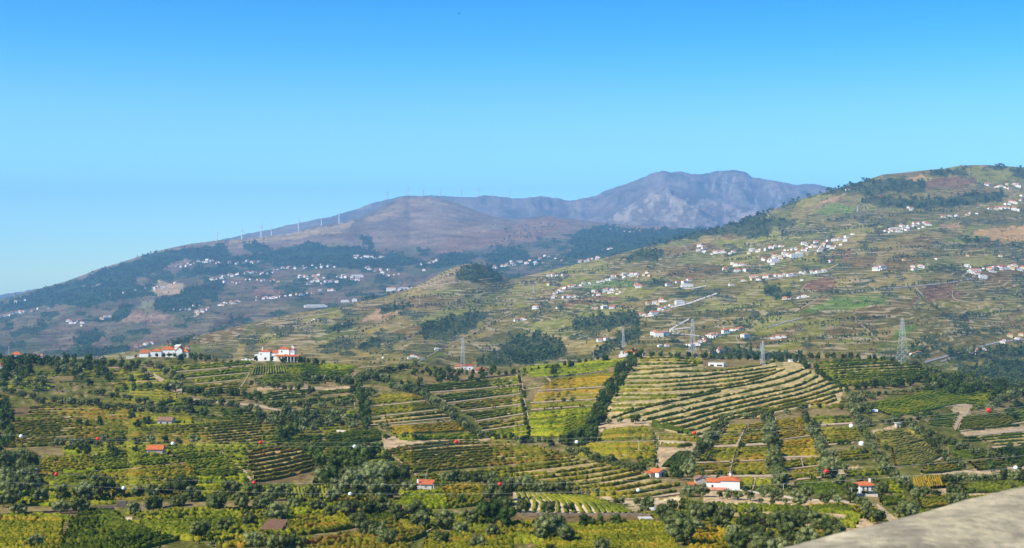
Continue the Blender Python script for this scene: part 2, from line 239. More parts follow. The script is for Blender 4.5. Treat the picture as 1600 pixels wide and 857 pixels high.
# ------------------------------------------------------------ vineyards (photo pixels: curves from top to bottom, rows lofted between them)
# (palette, soil, rows between each pair of curves, row height m, [curves])
VY = [
 ('yg','grass',2,1.3,[[(10,602),(78,600)],[(10,608),(78,608)]]),
 ('r','soil',4,1.1,[[(48,636),(90,633),(150,634),(210,641)],[(45,649),(120,649),(215,647)]]),
 ('r','soil',7,1.15,[[(17,662),(60,656),(110,652),(225,654)],[(18,680),(120,673),(228,670)],[(17,700),(120,695),(235,690)]]),
 ('g','grass',2,1.4,[[(165,676),(235,670)],[(150,685),(235,677)]]),
 ('r','soil',8,1.2,[[(243,670),(300,665),(400,656)],[(245,690),(330,696),(412,688)]]),
 ('r','soil',8,1.3,[[(385,706),(440,696),(492,688)],[(400,755),(440,748),(492,734)]]),
 ('dg','soil',5,1.7,[[(430,690),(500,681),(590,673)],[(440,706),(520,700),(597,688)]]),
 ('o','soil',5,1.3,[[(48,722),(100,716),(137,713)],[(55,740),(100,737),(150,731)]]),
 ('g','soil',6,1.3,[[(140,714),(190,705),(235,704)],[(152,736),(200,732),(280,722)]]),
 ('o','soil',4,1.3,[[(160,744),(230,738),(305,727)],[(162,757),(230,755),(305,748)]]),
 ('g','grass',3,1.3,[[(65,746),(110,746),(150,742)],[(70,758),(120,758),(155,756)]]),
 ('g','grass',9,1.3,[[(264,709),(300,704),(340,703)],[(314,748),(345,746),(382,742)]]),
 ('o','soil',11,1.2,[[(0,808),(60,809),(98,813)],[(-10,862),(50,862),(95,858)]]),
 ('dg','grass',10,1.3,[[(110,818),(160,812),(206,822)],[(92,866),(190,866),(275,845)]]),
 ('dg','grass',4,1.3,[[(125,802),(150,800),(178,802)],[(118,816),(160,811),(195,818)]]),
 ('g','grass',9,1.3,[[(212,805),(290,798),(380,797)],[(245,838),(300,846),(372,842)]]),
 ('o','soil',6,1.3,[[(440,813),(500,807),(545,814)],[(462,837),(520,831),(560,823)]]),
 ('r','soil',5,1.3,[[(480,850),(540,836),(600,840)],[(470,866),(560,866),(640,860)]]),
 ('g','soil',8,1.3,[[(450,766),(454,785)],[(508,763),(514,783)]]),
 ('yg','grass',8,1.3,[[(632,775),(650,771),(692,769)],[(616,795),(660,795),(700,795)]]),
 ('o','grass',5,1.3,[[(698,777),(730,774),(756,774)],[(702,795),(735,792),(752,786)]]),
 ('gold','grass',3,1.3,[[(690,765),(725,762),(758,762)],[(696,774),(730,772),(757,771)]]),
 ('dg','grass',6,1.3,[[(560,806),(590,802),(612,808)],[(580,823),(605,818),(612,812)]]),
 ('r','grass',6,1.3,[[(590,820),(625,815),(662,828)],[(618,850),(640,846),(662,836)]]),
 ('o','grass',9,1.3,[[(672,838),(760,832),(800,826)],[(660,866),(760,866),(800,864)]]),
 ('r','soil',2,1.25,[[(605,704),(660,694),(720,688),(790,689)],[(610,711),(700,703),(800,696)],[(620,718),(720,710),(840,700)],[(630,726),(740,716),(862,705)],[(637,733),(750,723),(882,711)],[(645,739),(760,729),(897,716)]]),
 ('o','soil',1,1.3,[[(652,745),(770,735),(870,723),(907,717)],[(660,751),(780,741),(880,729),(927,723)],[(700,753),(800,745),(890,738),(947,728)],[(760,754),(840,749),(910,742),(967,733)],[(800,757),(870,754),(930,747),(987,736)],[(850,761),(900,759),(950,752),(1000,741)],[(890,766),(950,761),(1013,747)],[(905,771),(965,767),(1032,754)],[(925,776),(985,773),(1060,759)],[(955,781),(1010,778),(1055,770)]]),
 ('g','pale',5,0.7,[[(808,772),(815,786),(808,803)],[(850,773),(872,786),(872,803)],[(890,775),(925,788),(936,803)],[(918,777),(960,789),(988,803)]]),
 ('o','grass',12,1.2,[[(905,822),(1000,818),(1042,822)],[(820,868),(960,868),(1062,866)]]),
 ('gold','grass',5,1.3,[[(1085,828),(1120,820),(1135,824)],[(1075,862),(1110,862),(1138,858)]]),
 ('g','soil',1,1.3,[[(1065,796),(1110,790),(1200,793),(1328,795)],[(1070,799),(1150,795),(1250,797),(1332,799)],[(1100,803),(1200,799),(1320,802),(1346,811)],[(1160,810),(1250,810),(1342,815)],[(1170,815),(1260,815),(1340,820)],[(1285,824),(1335,825)]]),
 ('o','soil',6,1.2,[[(1140,665),(1166,665)],[(1108,697),(1150,694)]]),
 ('o','soil',6,1.2,[[(1172,665),(1196,662)],[(1160,694),(1200,690)]]),
 ('o','soil',5,1.2,[[(1107,703),(1152,702)],[(1093,721),(1144,720)]]),
 ('o','soil',5,1.2,[[(1158,702),(1200,700)],[(1152,720),(1203,718)]]),
 ('r','soil',4,1.2,[[(1085,728),(1143,726)],[(1080,742),(1138,741)]]),
 ('o','soil',4,1.2,[[(1150,726),(1204,724)],[(1146,742),(1206,740)]]),
 ('g','soil',4,1.2,[[(1158,749),(1178,749)],[(1158,764),(1173,764)]]),
 ('g','soil',5,1.2,[[(1184,750),(1207,752)],[(1178,770),(1206,768)]]),
 ('gold','soil',7,1.2,[[(1212,658),(1255,654)],[(1218,687),(1267,680)]]),
 ('gold','soil',6,1.2,[[(1217,693),(1270,686)],[(1220,713),(1282,713)]]),
 ('o','soil',3,1.2,[[(1224,723),(1249,720)],[(1225,733),(1251,729)]]),
 ('o','soil',3,1.2,[[(1256,719),(1282,717)],[(1257,729),(1283,726)]]),
 ('o','soil',3,1.2,[[(1229,739),(1288,731)],[(1231,750),(1290,744)]]),
 ('g','soil',3,1.2,[[(1270,653),(1328,650)],[(1273,663),(1328,660)]]),
 ('o','soil',6,1.2,[[(1278,669),(1336,667)],[(1296,693),(1343,689)]]),
 ('o','soil',3,1.2,[[(1300,709),(1365,704)],[(1310,721),(1373,715)]]),
 ('g','soil',2,1.2,[[(1320,736),(1382,730)],[(1325,745),(1390,741)]]),
 ('pale','soil',6,1.2,[[(1368,676),(1420,671),(1446,682)],[(1375,698),(1405,698),(1450,686)]]),
 ('pale','soil',8,1.2,[[(1394,701),(1420,697),(1456,691)],[(1400,729),(1445,726),(1476,709)]]),
 ('o','soil',4,1.2,[[(1450,725),(1480,717),(1500,714)],[(1440,740),(1470,739),(1500,734)]]),
 ('dg','grass',6,1.2,[[(1472,684),(1500,692),(1540,706)],[(1490,711),(1520,718),(1552,717)]]),
 ('yg','grass',9,1.3,[[(1345,634),(1400,624),(1500,603),(1555,609)],[(1398,652),(1450,641),(1500,630),(1537,633)]]),
 ('g','soil',3,1.6,[[(1270,568),(1320,563),(1380,562)],[(1275,576),(1340,571),(1420,567)],[(1282,586),(1350,583),(1455,578)],[(1300,596),(1370,592),(1440,588)],[(1312,604),(1360,600),(1400,596)]]),
 ('o','soil',6,1.3,[[(1505,652),(1560,646)],[(1500,672),(1560,668),(1592,659)]]),
 ('g','soil',3,1.2,[[(1525,684),(1602,677)],[(1558,697),(1605,694)]]),
 ('g','grass',4,1.2,[[(1458,650),(1498,646)],[(1450,664),(1488,668)]]),
 ('dg','grass',5,1.3,[[(1562,702),(1610,699)],[(1570,724),(1610,722)]]),
 ('yg','grass',4,1.3,[[(1572,642),(1610,636)],[(1580,656),(1610,651)]]),
 ('gold','soil',9,1.2,[[(1428,749),(1433,765)],[(1474,746),(1480,763)]]),
 ('yg','grass',4,1.2,[[(1388,753),(1408,749)],[(1386,771),(1411,770)]]),
 ('g','soil',3,1.2,[[(1376,779),(1412,777)],[(1379,790),(1412,788)]]),
 ('o','soil',4,1.2,[[(1436,779),(1482,776)],[(1440,795),(1482,790)]]),
 ('g','soil',4,1.2,[[(1510,759),(1605,753)],[(1506,771),(1605,768)]]),
 ('g','soil',2,1.2,[[(1505,779),(1560,776)],[(1505,786),(1545,783)]]),
 ('r','grass',4,1.2,[[(1512,721),(1562,718)],[(1528,736),(1572,733)]]),
 ('dg','grass',5,1.6,[[(1243,757),(1318,757)],[(1250,771),(1320,774)]]),
 ('o','grass',5,1.3,[[(945,673),(975,670),(1010,669)],[(935,689),(1025,687)]]),
 ('o','soil',5,1.3,[[(908,695),(1023,692)],[(905,713),(960,718),(1025,716)]]),
 ('dg','soil',1,1.8,[[(1020,661),(1045,667),(1070,675),(1095,689)],[(1019,667),(1045,671),(1075,679)]]),
 ('r','pale',1,1.6,[[(1025,679),(1055,680),(1085,684)],[(1030,688),(1060,689),(1092,691)],[(1033,696),(1062,698),(1080,697)]]),
 ('dg','soil',5,1.1,[[(1060,708),(1036,730)],[(1078,708),(1066,733)]]),
 ('yg','grass',4,1.5,[[(812,574),(880,568),(975,562)],[(830,589),(900,586),(945,579)]]),
 ('gold','grass',4,1.4,[[(868,593),(945,584),(962,584)],[(845,608),(900,605),(942,603)]]),
 ('gold','soil',3,1.4,[[(840,616),(938,609)],[(835,627),(932,622)]]),
 ('o','soil',2,1.3,[[(830,634),(930,628)],[(832,638),(928,634)]]),
 ('yg','grass',10,1.3,[[(826,647),(925,638)],[(830,681),(880,682),(914,668)]]),
 ('g','soil',3,1.4,[[(660,602),(740,597),(810,589)],[(667,612),(740,606),(812,599)]]),
 ('g','soil',3,1.4,[[(682,619),(812,605)],[(698,628),(812,614)]]),
 ('o','soil',3,1.4,[[(712,633),(814,620)],[(725,641),(815,630)]]),
 ('g','soil',3,1.4,[[(730,648),(815,636)],[(745,656),(818,645)]]),
 ('o','soil',2,1.4,[[(749,663),(820,652)],[(755,671),(820,661)]]),
 ('yg','soil',4,1.3,[[(756,677),(825,667)],[(766,686),(826,683)]]),
 ('o','soil',4,1.4,[[(592,618),(642,618)],[(582,632),(661,624)]]),
 ('o','soil',4,1.4,[[(580,639),(666,630)],[(576,650),(680,638)]]),
 ('o','soil',1,1.4,[[(577,656),(692,644)],[(580,663),(702,651)]]),
 ('gold','soil',4,1.3,[[(606,669),(712,661)],[(615,679),(728,674)]]),
 ('yg','grass',2,1.3,[[(620,683),(738,679)],[(625,688),(752,686)]]),
 ('dg','soil',3,1.3,[[(402,619),(440,612),(480,610)],[(405,627),(475,621)]]),
 ('dg','soil',2,1.3,[[(498,613),(551,609)],[(500,617),(553,613)]]),
 ('dg','soil',2,1.3,[[(420,634),(495,624)],[(420,638),(495,630)]]),
 ('dg','soil',2,1.3,[[(498,623),(552,619)],[(500,628),(553,624)]]),
 ('yg','grass',4,1.4,[[(452,571),(500,568),(555,573)],[(448,584),(500,583),(550,578)]]),
 ('g','grass',3,1.4,[[(398,593),(480,587),(552,580)],[(400,600),(470,596),(545,588)]]),
 ('g','soil',9,1.5,[[(398,574),(394,587)],[(445,571),(450,583)]]),
 ('yg','soil',2,1.4,[[(268,574),(330,569),(395,564)],[(272,580),(335,574),(392,569)]]),
 ('yg','soil',2,1.4,[[(282,586),(395,574)],[(290,590),(388,581)]]),
 ('yg','soil',2,1.4,[[(302,594),(380,586)],[(308,599),(376,592)]]),
 ('o','soil',3,1.4,[[(306,604),(373,598)],[(322,613),(371,608)]]),
 ('o','soil',3,1.4,[[(130,581),(200,578)],[(126,589),(200,587)]]),
 ('o','soil',3,1.4,[[(196,591),(238,584)],[(182,601),(245,598)]]),
 ('g','grass',3,1.4,[[(182,606),(255,600)],[(180,614),(255,609)]]),
 ('g','grass',3,1.4,[[(250,630),(268,622),(285,625)],[(255,640),(275,640),(290,636)]]),
 ('gold','grass',3,1.3,[[(-5,618),(12,617)],[(-5,630),(14,629)]]),
 ('o','grass',3,1.3,[[(90,645),(220,646),(300,655)],[(228,652),(300,661)]]),
 ('g','grass',5,1.3,[[(480,845),(440,850)],[(440,866),(480,866)]][::1]),
]
del VY[-1]
# the big terraced hill: every row traced
HILL = [
 [(1000,561),(1050,560),(1094,563)],[(1000,565),(1050,564),(1095,567)],
 [(990,571),(1040,570),(1098,569)],[(988,580),(1020,578),(1049,576),(1089,572)],
 [(980,587),(1012,586),(1050,582),(1080,582),(1130,580),(1188,572),(1210,566)],[(975,593),(1031,593),(1080,590),(1130,585),(1175,580),(1214,574)],
 [(969,601),(1031,600),(1100,594),(1150,589),(1190,583),(1212,579)],[(963,607),(1031,606),(1110,600),(1160,594),(1208,584)],
 [(962,612),(1031,612),(1105,607),(1150,602),(1190,592),(1225,578)],[(960,619),(1049,620),(1085,619),(1120,610),(1170,602),(1220,592),(1258,577)],
 [(958,627),(1012,625),(1056,622)],[(956,636),(1003,635),(1034,633)],[(949,644),(975,643),(990,641)],
 [(956,655),(978,647),(1016,636),(1059,627),(1087,621),(1125,613)],
 [(968,656),(1005,651),(1031,642),(1068,634),(1110,625),(1179,610),(1230,599),(1267,583)],
 [(1005,659),(1049,649),(1110,634),(1205,614),(1250,604),(1278,589)],
 [(1025,662),(1060,655),(1110,642),(1205,620),(1250,610),(1292,594)],
 [(1035,668),(1068,661),(1110,648),(1205,627),(1255,616),(1302,599)],
 [(1048,672),(1080,667),(1110,656),(1205,634),(1260,622),(1314,603)],
 [(1060,678),(1090,672),(1112,663),(1180,646),(1240,632),(1290,619),(1316,611)],
 [(1075,684),(1098,678),(1118,670),(1138,662)],[(1160,655),(1200,645),(1250,634),(1285,628),(1305,619)],[(1130,651),(1175,643),(1205,639)],[(1268,634),(1290,632),(1306,626)],
]
HILLPOLY = [(990,557),(1098,560),(1105,576),(1140,577),(1185,568),(1240,564),(1290,592),(1320,606),(1312,632),(1240,640),(1150,662),(1100,692),(1070,690),(1020,662),(950,660),(948,642),(965,600)]
# ------------------------------------------------------------ land cover polygons (photo pixels)
TAN = (0.44, 0.33, 0.19); PALE = (0.52, 0.42, 0.25); DRY = (0.21, 0.165, 0.070); GRASS = (0.10, 0.115, 0.03); BROWN = (0.16, 0.115, 0.05)
SOIL = {'soil': (0.36, 0.28, 0.12), 'pale': (0.55, 0.45, 0.27), 'grass': (0.11, 0.12, 0.028)}
COVER_A = [
 (TAN, [(590,683),(605,680),(640,690),(690,687),(735,685),(780,687),(770,691),(690,690),(640,697),(612,705),(600,700)]),
 (TAN, [(1145,577),(1100,572),(1100,580),(1140,584)]), (DRY, [(1095,560),(1190,563),(1185,572),(1100,582)]),
 (DRY, [(1135,655),(1200,650),(1200,662),(1165,664),(1135,664)]), (DRY, [(1210,650),(1262,640),(1330,640),(1332,648),(1262,652),(1212,657)]),
 (TAN, [(920,665),(950,655),(1010,655),(1015,664),(960,672),(922,676)]),
 (TAN, [(1070,690),(1100,678),(1135,660),(1130,672),(1100,697),(1085,704)]),
 (TAN, [(1025,700),(1060,700),(1090,700),(1075,712),(1035,735),(1028,730)]),
 (DRY, [(1330,610),(1365,600),(1440,598),(1430,606),(1370,618),(1340,620)]),
 (TAN, [(1485,630),(1522,630),(1518,640),(1500,668),(1488,670),(1492,652)]),
 (TAN, [(1362,673),(1400,664),(1402,669),(1366,678)]), (TAN, [(1500,676),(1610,664),(1610,676),(1560,680),(1510,682)]),
 (DRY, [(1550,640),(1600,617),(1600,626),(1560,646)]),
 (TAN, [(1095,766),(1150,770),(1330,783),(1340,790),(1200,791),(1100,790)]), (TAN, [(1160,800),(1340,804),(1380,830),(1300,835),(1250,820),(1165,812)]),
 (TAN, [(1355,785),(1370,778),(1385,800),(1410,815),(1390,825),(1372,800)]), (DRY, [(1340,775),(1372,775),(1380,790),(1352,790)]),
 (PALE, [(930,778),(1060,770),(1065,790),(1000,797),(990,790)]), (TAN, [(965,795),(1060,783),(1066,800),(1000,800)]),
 (PALE, [(802,770),(920,775),(990,803),(805,804)]), (BROWN, [(800,803),(990,803),(1020,808),(1010,818),(870,822),(800,815)]),
 (DRY, [(1030,760),(1065,742),(1075,750),(1066,775),(1030,782)]),
 (DRY, [(470,840),(560,826),(615,828),(590,840),(500,848)]), (PALE, [(183,812),(205,808),(209,816),(192,820)]),
 (DRY, [(40,698),(95,696),(100,712),(60,716)]), (BROWN, [(400,742),(490,720),(500,735),(470,752),(400,757)]),
 (DRY, [(0,790),(90,793),(150,792),(180,792),(178,800),(90,806),(0,806)]), (DRY, [(200,785),(480,780),(480,790),(380,796),(210,800)]),
 (DRY, [(83,590),(115,588),(112,596),(85,600)]), (TAN, [(222,580),(232,580),(258,594),(254,598)]), (TAN, [(265,600),(278,604),(292,614),(270,615)]),
 (DRY, [(300,620),(400,632),(480,645),(450,648),(380,640),(295,628)]), (TAN, [(440,840),(420,842),(405,835)]),
 (TAN, [(400,605),(550,605),(548,609),(400,610)]), (DRY, [(555,600),(620,606),(615,612),(560,612)]),
 (BROWN, [(20,640),(45,632),(46,650),(22,655)]), (DRY, [(1290,700),(1330,700),(1330,712),(1300,712)]), (TAN, [(1375,740),(1340,728),(1300,735),(1295,745),(1330,740)]),
 (TAN, [(1440,738),(1465,712),(1480,708),(1482,716),(1460,735)]), (TAN, [(1100,743),(1210,743),(1212,749),(1100,748)]),
 (TAN, [(1430,765),(1480,762),(1482,776),(1432,777)]), (TAN, [(1508,771),(1600,769),(1560,776),(1508,778)]), (TAN, [(1225,715),(1285,713),(1288,718),(1225,722)]),
 (TAN, [(1440,740),(1600,728),(1600,742),(1500,745)]), (DRY, [(640,586),(700,580),(810,583),(800,588),(660,598)]),
]
FOREST_B = [
 [(1005,388),(1050,372),(1100,360),(1150,345),(1200,344),(1245,342),(1240,352),(1205,358),(1203,366),(1182,374),(1140,367),(1100,370),(1060,376)],
 [(1145,354),(1175,337),(1220,318),(1260,306),(1300,297),(1350,284),(1400,280),(1445,283),(1448,300),(1420,305),(1400,300),(1350,305),(1325,301),(1280,304),(1240,318),(1200,333),(1180,347)],
 [(1338,318),(1360,308),(1400,310),(1440,312),(1480,308),(1520,300),(1560,300),(1580,308),(1560,315),(1500,322),(1460,328),(1420,326),(1380,323)],
 [(1440,270),(1480,264),(1512,262),(1512,270),(1470,276),(1445,274)], [(1573,268),(1600,265),(1650,265),(1650,284),(1590,278)], [(1535,260),(1560,258),(1575,262),(1560,264)],
 [(978,412),(990,395),(1035,390),(1035,405),(1000,412)], [(745,566),(775,548),(805,530),(840,520),(872,532),(888,550),(870,562),(835,568),(762,572)],
 [(655,510),(700,495),(745,487),(765,492),(740,515),(700,532),(665,530)], [(555,545),(570,535),(590,530),(592,545),(560,547)],
 [(500,515),(555,505),(557,512),(510,522)], [(710,435),(722,415),(745,413),(770,420),(785,436),(770,441),(735,441)],
 [(604,443),(660,434),(665,439),(605,446)], [(560,446),(590,441),(592,447),(562,449)], [(262,545),(280,530),(300,526),(302,535),(285,546)],
 [(1020,440),(1035,435),(1040,447),(1022,450)], [(895,500),(960,490),(1000,488),(1000,505),(930,520),(895,515)], [(590,490),(610,478),(640,475),(640,480),(610,490)],
 [(1440,420),(1425,418),(1400,415)],[(1500,372),(1560,375),(1568,380),(1510,380)], [(1200,465),(1190,440),(1230,455),(1240,470)],
 [(1490,590),(1510,575),(1560,566),(1620,566),(1660,580),(1660,630),(1560,612),(1510,600)], [(1415,540),(1450,545),(1450,560),(1425,565)],
 [(1480,555),(1500,548),(1560,545),(1600,540),(1650,545),(1650,560),(1560,560),(1500,566)], [(985,510),(1000,505),(1000,525),(965,540),(940,560),(925,555)],
 [(1110,545),(1200,548),(1260,555),(1200,562),(1110,560)],
]
FOREST_C = [
 [(0,478),(65,455),(130,436),(190,412),(225,400),(300,386),(345,382),(362,400),(355,408),(300,405),(270,412),(255,420),(220,430),(200,440),(235,450),(225,462),(180,470),(130,480),(90,475),(60,480),(0,488)],
 [(370,402),(420,392),(450,385),(480,380),(520,385),(560,388),(600,395),(640,400),(660,410),(620,420),(560,415),(500,412),(440,413),(400,412)],
 [(270,430),(290,420),(315,418),(370,418),(380,425),(340,432),(300,434)], [(240,485),(245,465),(290,463),(310,468),(312,480),(280,488)], [(280,462),(285,450),(330,447),(345,455),(340,470),(300,470)],
 [(170,500),(190,475),(215,478),(200,495),(180,505)], [(115,530),(150,515),(165,520),(150,535),(120,540)], [(57,510),(65,499),(75,502),(76,512),(60,514)], [(5,510),(10,505),(20,507),(20,514),(8,515)], [(95,556),(150,545),(205,540),(205,552),(160,560),(100,562)],
 [(640,420),(700,395),(740,398),(740,408),(700,418)], [(905,362),(930,353),(960,352),(1000,360),(1100,354),(1100,366),(1040,378),(1000,390),(960,400),(900,405),(872,400),(905,388),(885,378)], [(750,400),(790,388),(820,392),(830,405),(770,412)],
 [(340,405),(372,402),(400,416),(340,418)], [(500,400),(560,402),(560,408),(500,406)], [(420,412),(520,412),(600,416),(640,418),(560,420),(440,418)], [(375,378),(400,380),(430,392),(400,394),(380,388)], [(560,368),(575,370),(590,385),(575,390)], [(650,385),(670,392),(668,400),(650,396)],
]
CM = (0.225, 0.165, 0.125)
COVER_C = [((0.36, 0.27, 0.16), [(335,380),(400,372),(480,361),(540,347),(560,346),(540,360),(480,371),(440,378),(400,381),(380,380)]),
 ((0.20, 0.13, 0.08), [(180,500),(190,485),(235,482),(265,493),(240,502)]), ((0.26, 0.17, 0.13), [(175,462),(215,452),(232,452),(230,458),(180,465)]), ((0.36, 0.27, 0.16), [(240,455),(245,440),(255,438),(290,445),(280,462),(250,463)]),
 ((0.27, 0.18, 0.12), [(188,504),(200,490),(255,490),(262,497),(240,505)]), ((0.2, 0.19, 0.10), [(220,488),(222,470),(243,467),(238,488)]), ((0.24, 0.14, 0.09), [(395,460),(400,452),(445,453),(440,462)]),
 ((0.24, 0.15, 0.10), [(680,395),(700,370),(740,345),(800,350),(850,340),(900,350),(860,362),(830,380),(780,385),(740,385),(700,398)]), ((0.30, 0.22, 0.15), [(700,365),(760,350),(790,352),(770,360),(720,368)]),
 ((0.30, 0.22, 0.15), [(570,345),(620,315),(655,312),(640,325),(600,345)]), ((0.32, 0.25, 0.18), [(655,313),(700,318),(700,322),(662,320)]), ((0.22, 0.13, 0.10), [(535,408),(560,405),(562,413),(545,415)]), ((0.13, 0.15, 0.05), [(500,404),(535,404),(535,414),(505,416)])]
BR = {'t': (0.36, 0.235, 0.12), 'ot': (0.42, 0.26, 0.10), 'gr': (0.11, 0.17, 0.025), 'yg': (0.20, 0.20, 0.04), 'br': (0.16, 0.085, 0.04), 'dg': (0.05, 0.07, 0.025)}
COVER_B = [('t', [(565,502),(585,482),(632,478),(625,488),(600,502)]), ('ot', [(1512,363),(1600,352),(1700,352),(1700,376),(1565,376)]), ('ot', [(1405,279),(1440,273),(1447,277),(1420,283)]), ('t', [(1262,323),(1290,311),(1320,303),(1312,312),(1280,322)]),
 ('gr', [(1240,490),(1300,465),(1390,462),(1380,475),(1280,487)]), ('gr', [(1275,332),(1300,322),(1340,325),(1330,332),(1290,338)]), ('br', [(1435,447),(1480,440),(1500,455),(1500,470),(1440,470)]), ('br', [(878,472),(960,462),(970,470),(880,478)]),
 ('dg', [(900,458),(930,446),(960,448),(960,460)]), ('yg', [(830,506),(890,492),(897,505),(820,522)]), ('yg', [(900,488),(960,484),(960,500),(900,506)]), ('gr', [(1480,375),(1530,372),(1560,378),(1500,380)]), ('gr', [(890,440),(980,437),(1000,448),(920,452)]),
 ('dg', [(1040,460),(1095,450),(1105,460),(1060,468)]), ('yg', [(1080,480),(1160,470),(1165,480),(1090,490)]), ('br', [(1250,445),(1290,430),(1305,440),(1300,455),(1255,455)]), ('br', [(1340,410),(1300,395),(1330,390)]), ('t', [(1470,350),(1500,348),(1502,360),(1480,358)]),
 ('yg', [(1580,500),(1640,480),(1640,500)]), ('yg', [(650,500),(700,482),(750,480),(740,495),(660,508)]), ('gr', [(1440,505),(1420,520),(1400,525),(1395,515)]), ('br', [(1285,275),(1330,268),(1320,276)]), ('yg', [(1150,500),(1240,490),(1260,505),(1180,515)]), ('t',[(1420,555),(1430,540),(1445,538),(1448,550),(1435,560)]),
 ('br', [(1445,285),(1480,276),(1530,280),(1520,290),(1450,295)]), ('br', [(1345,302),(1395,305),(1390,312),(1350,312)]), ('yg', [(1510,268),(1580,262),(1590,285),(1550,290),(1525,285)])]
# far fields: cells on the slopes
PALSC = np.array([1.06, 1.03, 0.56])
def cells(px, py, L):
    sx = 62 if L == 1 else 45; sy = 15 if L == 1 else 12
    wx = px + 14 * fbm(px / 60, py / 30 + 5, 3); wy = py + 0.18 * (px - 800) + 6 * fbm(px / 50 + 40, py / 22, 3)
    gx = wx / sx; gy = wy / sy; bx = np.floor(gx).astype(int); by = np.floor(gy).astype(int)
    f1 = np.full(px.shape, 9.0); f2 = f1.copy(); i1 = np.zeros(px.shape, int)
    for ox in (-1, 0, 1):
        for oy in (-1, 0, 1):
            cx = bx + ox; cy = by + oy; h = _P[(_P[cx & 4095] + cy + 99 * L) & 4095]
            d = (gx - cx - 0.5 - 0.42 * _V[h]) ** 2 + (gy - cy - 0.5 - 0.42 * _V[(h * 7 + 3) & 4095]) ** 2
            nw = d < f1; f2 = np.where(nw, f1, np.minimum(f2, d)); i1 = np.where(nw, h, i1); f1 = np.where(nw, d, f1)
    return i1, np.sqrt(f2) - np.sqrt(f1)
PAL_B = np.array([(0.125, 0.115, 0.042), (0.155, 0.135, 0.052), (0.115, 0.130, 0.032), (0.185, 0.150, 0.068), (0.175, 0.175, 0.038), (0.135, 0.098, 0.048), (0.10, 0.10, 0.038), (0.23, 0.185, 0.09), (0.16, 0.155, 0.042), (0.12, 0.108, 0.042)])
PAL_C = np.array([(0.11, 0.10, 0.06), (0.14, 0.115, 0.07), (0.085, 0.095, 0.045), (0.155, 0.115, 0.08), (0.10, 0.085, 0.06), (0.12, 0.11, 0.055)])
def cover(px, py, L):
    """albedo and terrace strength at projected points of layer L"""
    n = px.size; col = np.zeros((n, 3)); st = np.zeros(n)
    ja = (1.6, 5.0, 5.0, 2, 2)[L]; jx = px + ja * fbm(px / 9, py / 6, 3); jy = py + ja * 0.6 * fbm(px / 10 + 30, py / 5, 3)
    if L == 0:
        f = fbm(px / 40, py / 18, 4)[:, None]; g = fbm(px / 9 + 70, py / 5, 3)[:, None]
        col[:] = np.where(f > 0.45, np.array(DRY), np.array((0.12, 0.125, 0.030)))
        col *= 1 + 0.35 * g; col[:] = np.where((g > 0.6), np.array((0.24, 0.175, 0.085)), col)
        for V in VY:
            cs = V[4]
            for a, b in zip(cs[:-1], cs[1:]):
                m = inpoly(jx, jy + 1.5, list(a) + list(b)[::-1]); col[m] = SOIL[V[1]]
        m = inpoly(jx, jy, HILLPOLY); col[m] = np.where((fbm(px / 16, py / 3.5, 3) > 0.55)[m][:, None], np.array((0.24, 0.22, 0.08)), np.array((0.43, 0.34, 0.155)))
        for c, poly in COVER_A:
            m = inpoly(jx, jy, poly); col[m] = c
        col *= (1 + 0.16 * fbm(px / 5, py / 3 + 50, 3))[:, None]
    elif L == 1:
        i, e = cells(px, py, 1); col[:] = (PAL_B * PALSC)[i % 10]; st[:] = np.where((i // 10) % 3 > 0, 0.85, 0.4)
        m = (e < 0.05) & ((i // 7) % 3 == 0); col[m] = (0.25, 0.20, 0.115)
        m = fbm(px / 30 + 9, py / 12, 3) > 0.42; col[m] = (0.075, 0.085, 0.035)
        m = inpoly(jx, jy, [(640,450),(700,425),(720,412),(735,425),(715,440),(690,452)]); col[m] = (0.20, 0.155, 0.085)
        for c, poly in COVER_B:
            m = inpoly(jx, jy, poly); col[m] = BR[c]; st[m] = 0.3 if c in ('t', 'ot') else 0.5
        for poly in FOREST_B:
            m = inpoly(jx, jy, poly); col[m] = (0.07, 0.085, 0.03); st[m] = 0
        col *= (1 + 0.22 * fbm(px / 6, py / 3 + 50, 3))[:, None]
    elif L == 2:
        i, e = cells(px, py, 2); base = PAL_C[i % 6]
        line = pl([(0, 440), (250, 440), (340, 400), (560, 390), (700, 400), (900, 370), (1600, 370)], px)
        hi = np.clip((line - py) / 12 + 0.3 * fbm(px / 30, py / 15, 3), 0, 1)[:, None]
        moor = np.array(CM) * (1 + 0.28 * fbm(px / 60, py / 16 + 7, 3))[:, None]
        col[:] = base * (1 - hi) + moor * hi; st[:] = np.where((i // 5) % 3 == 0, 0.3, 0) * (1 - hi[:, 0])
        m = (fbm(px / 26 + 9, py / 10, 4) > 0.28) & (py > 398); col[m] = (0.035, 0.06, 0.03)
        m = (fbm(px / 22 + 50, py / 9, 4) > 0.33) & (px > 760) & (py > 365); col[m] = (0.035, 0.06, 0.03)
        for c, poly in COVER_C:
            m = inpoly(jx, jy, poly); col[m] = c
        for poly in FOREST_C:
            m = inpoly(jx, jy, poly); col[m] = (0.03, 0.06, 0.03); st[m] = 0
        col *= (1 + 0.15 * fbm(px / 5, py / 3 + 50, 3))[:, None]
    else:
        r = fbm(px / 30, py / 14, 4)[:, None]
        a, b = np.array((0.155, 0.125, 0.105)), np.array((0.26, 0.205, 0.18)); col[:] = a + (b - a) * np.clip(0.5 + 0.8 * r, 0, 1)
        if L == 3:
            k = fbm(px / 9, py / 9, 4); m = k > 0.1; col[m] = (0.36, 0.30, 0.26)
        else:
            k = fbm(px / 5, py / 14, 4); m = (k > 0.35) & (px > 1100) & (px < 1230); col[m] = (0.30, 0.26, 0.23)
        col *= (1 + 0.2 * fbm(px / 5, py / 4 + 50, 3))[:, None]
    return np.clip(col, 0.01, 0.8), st
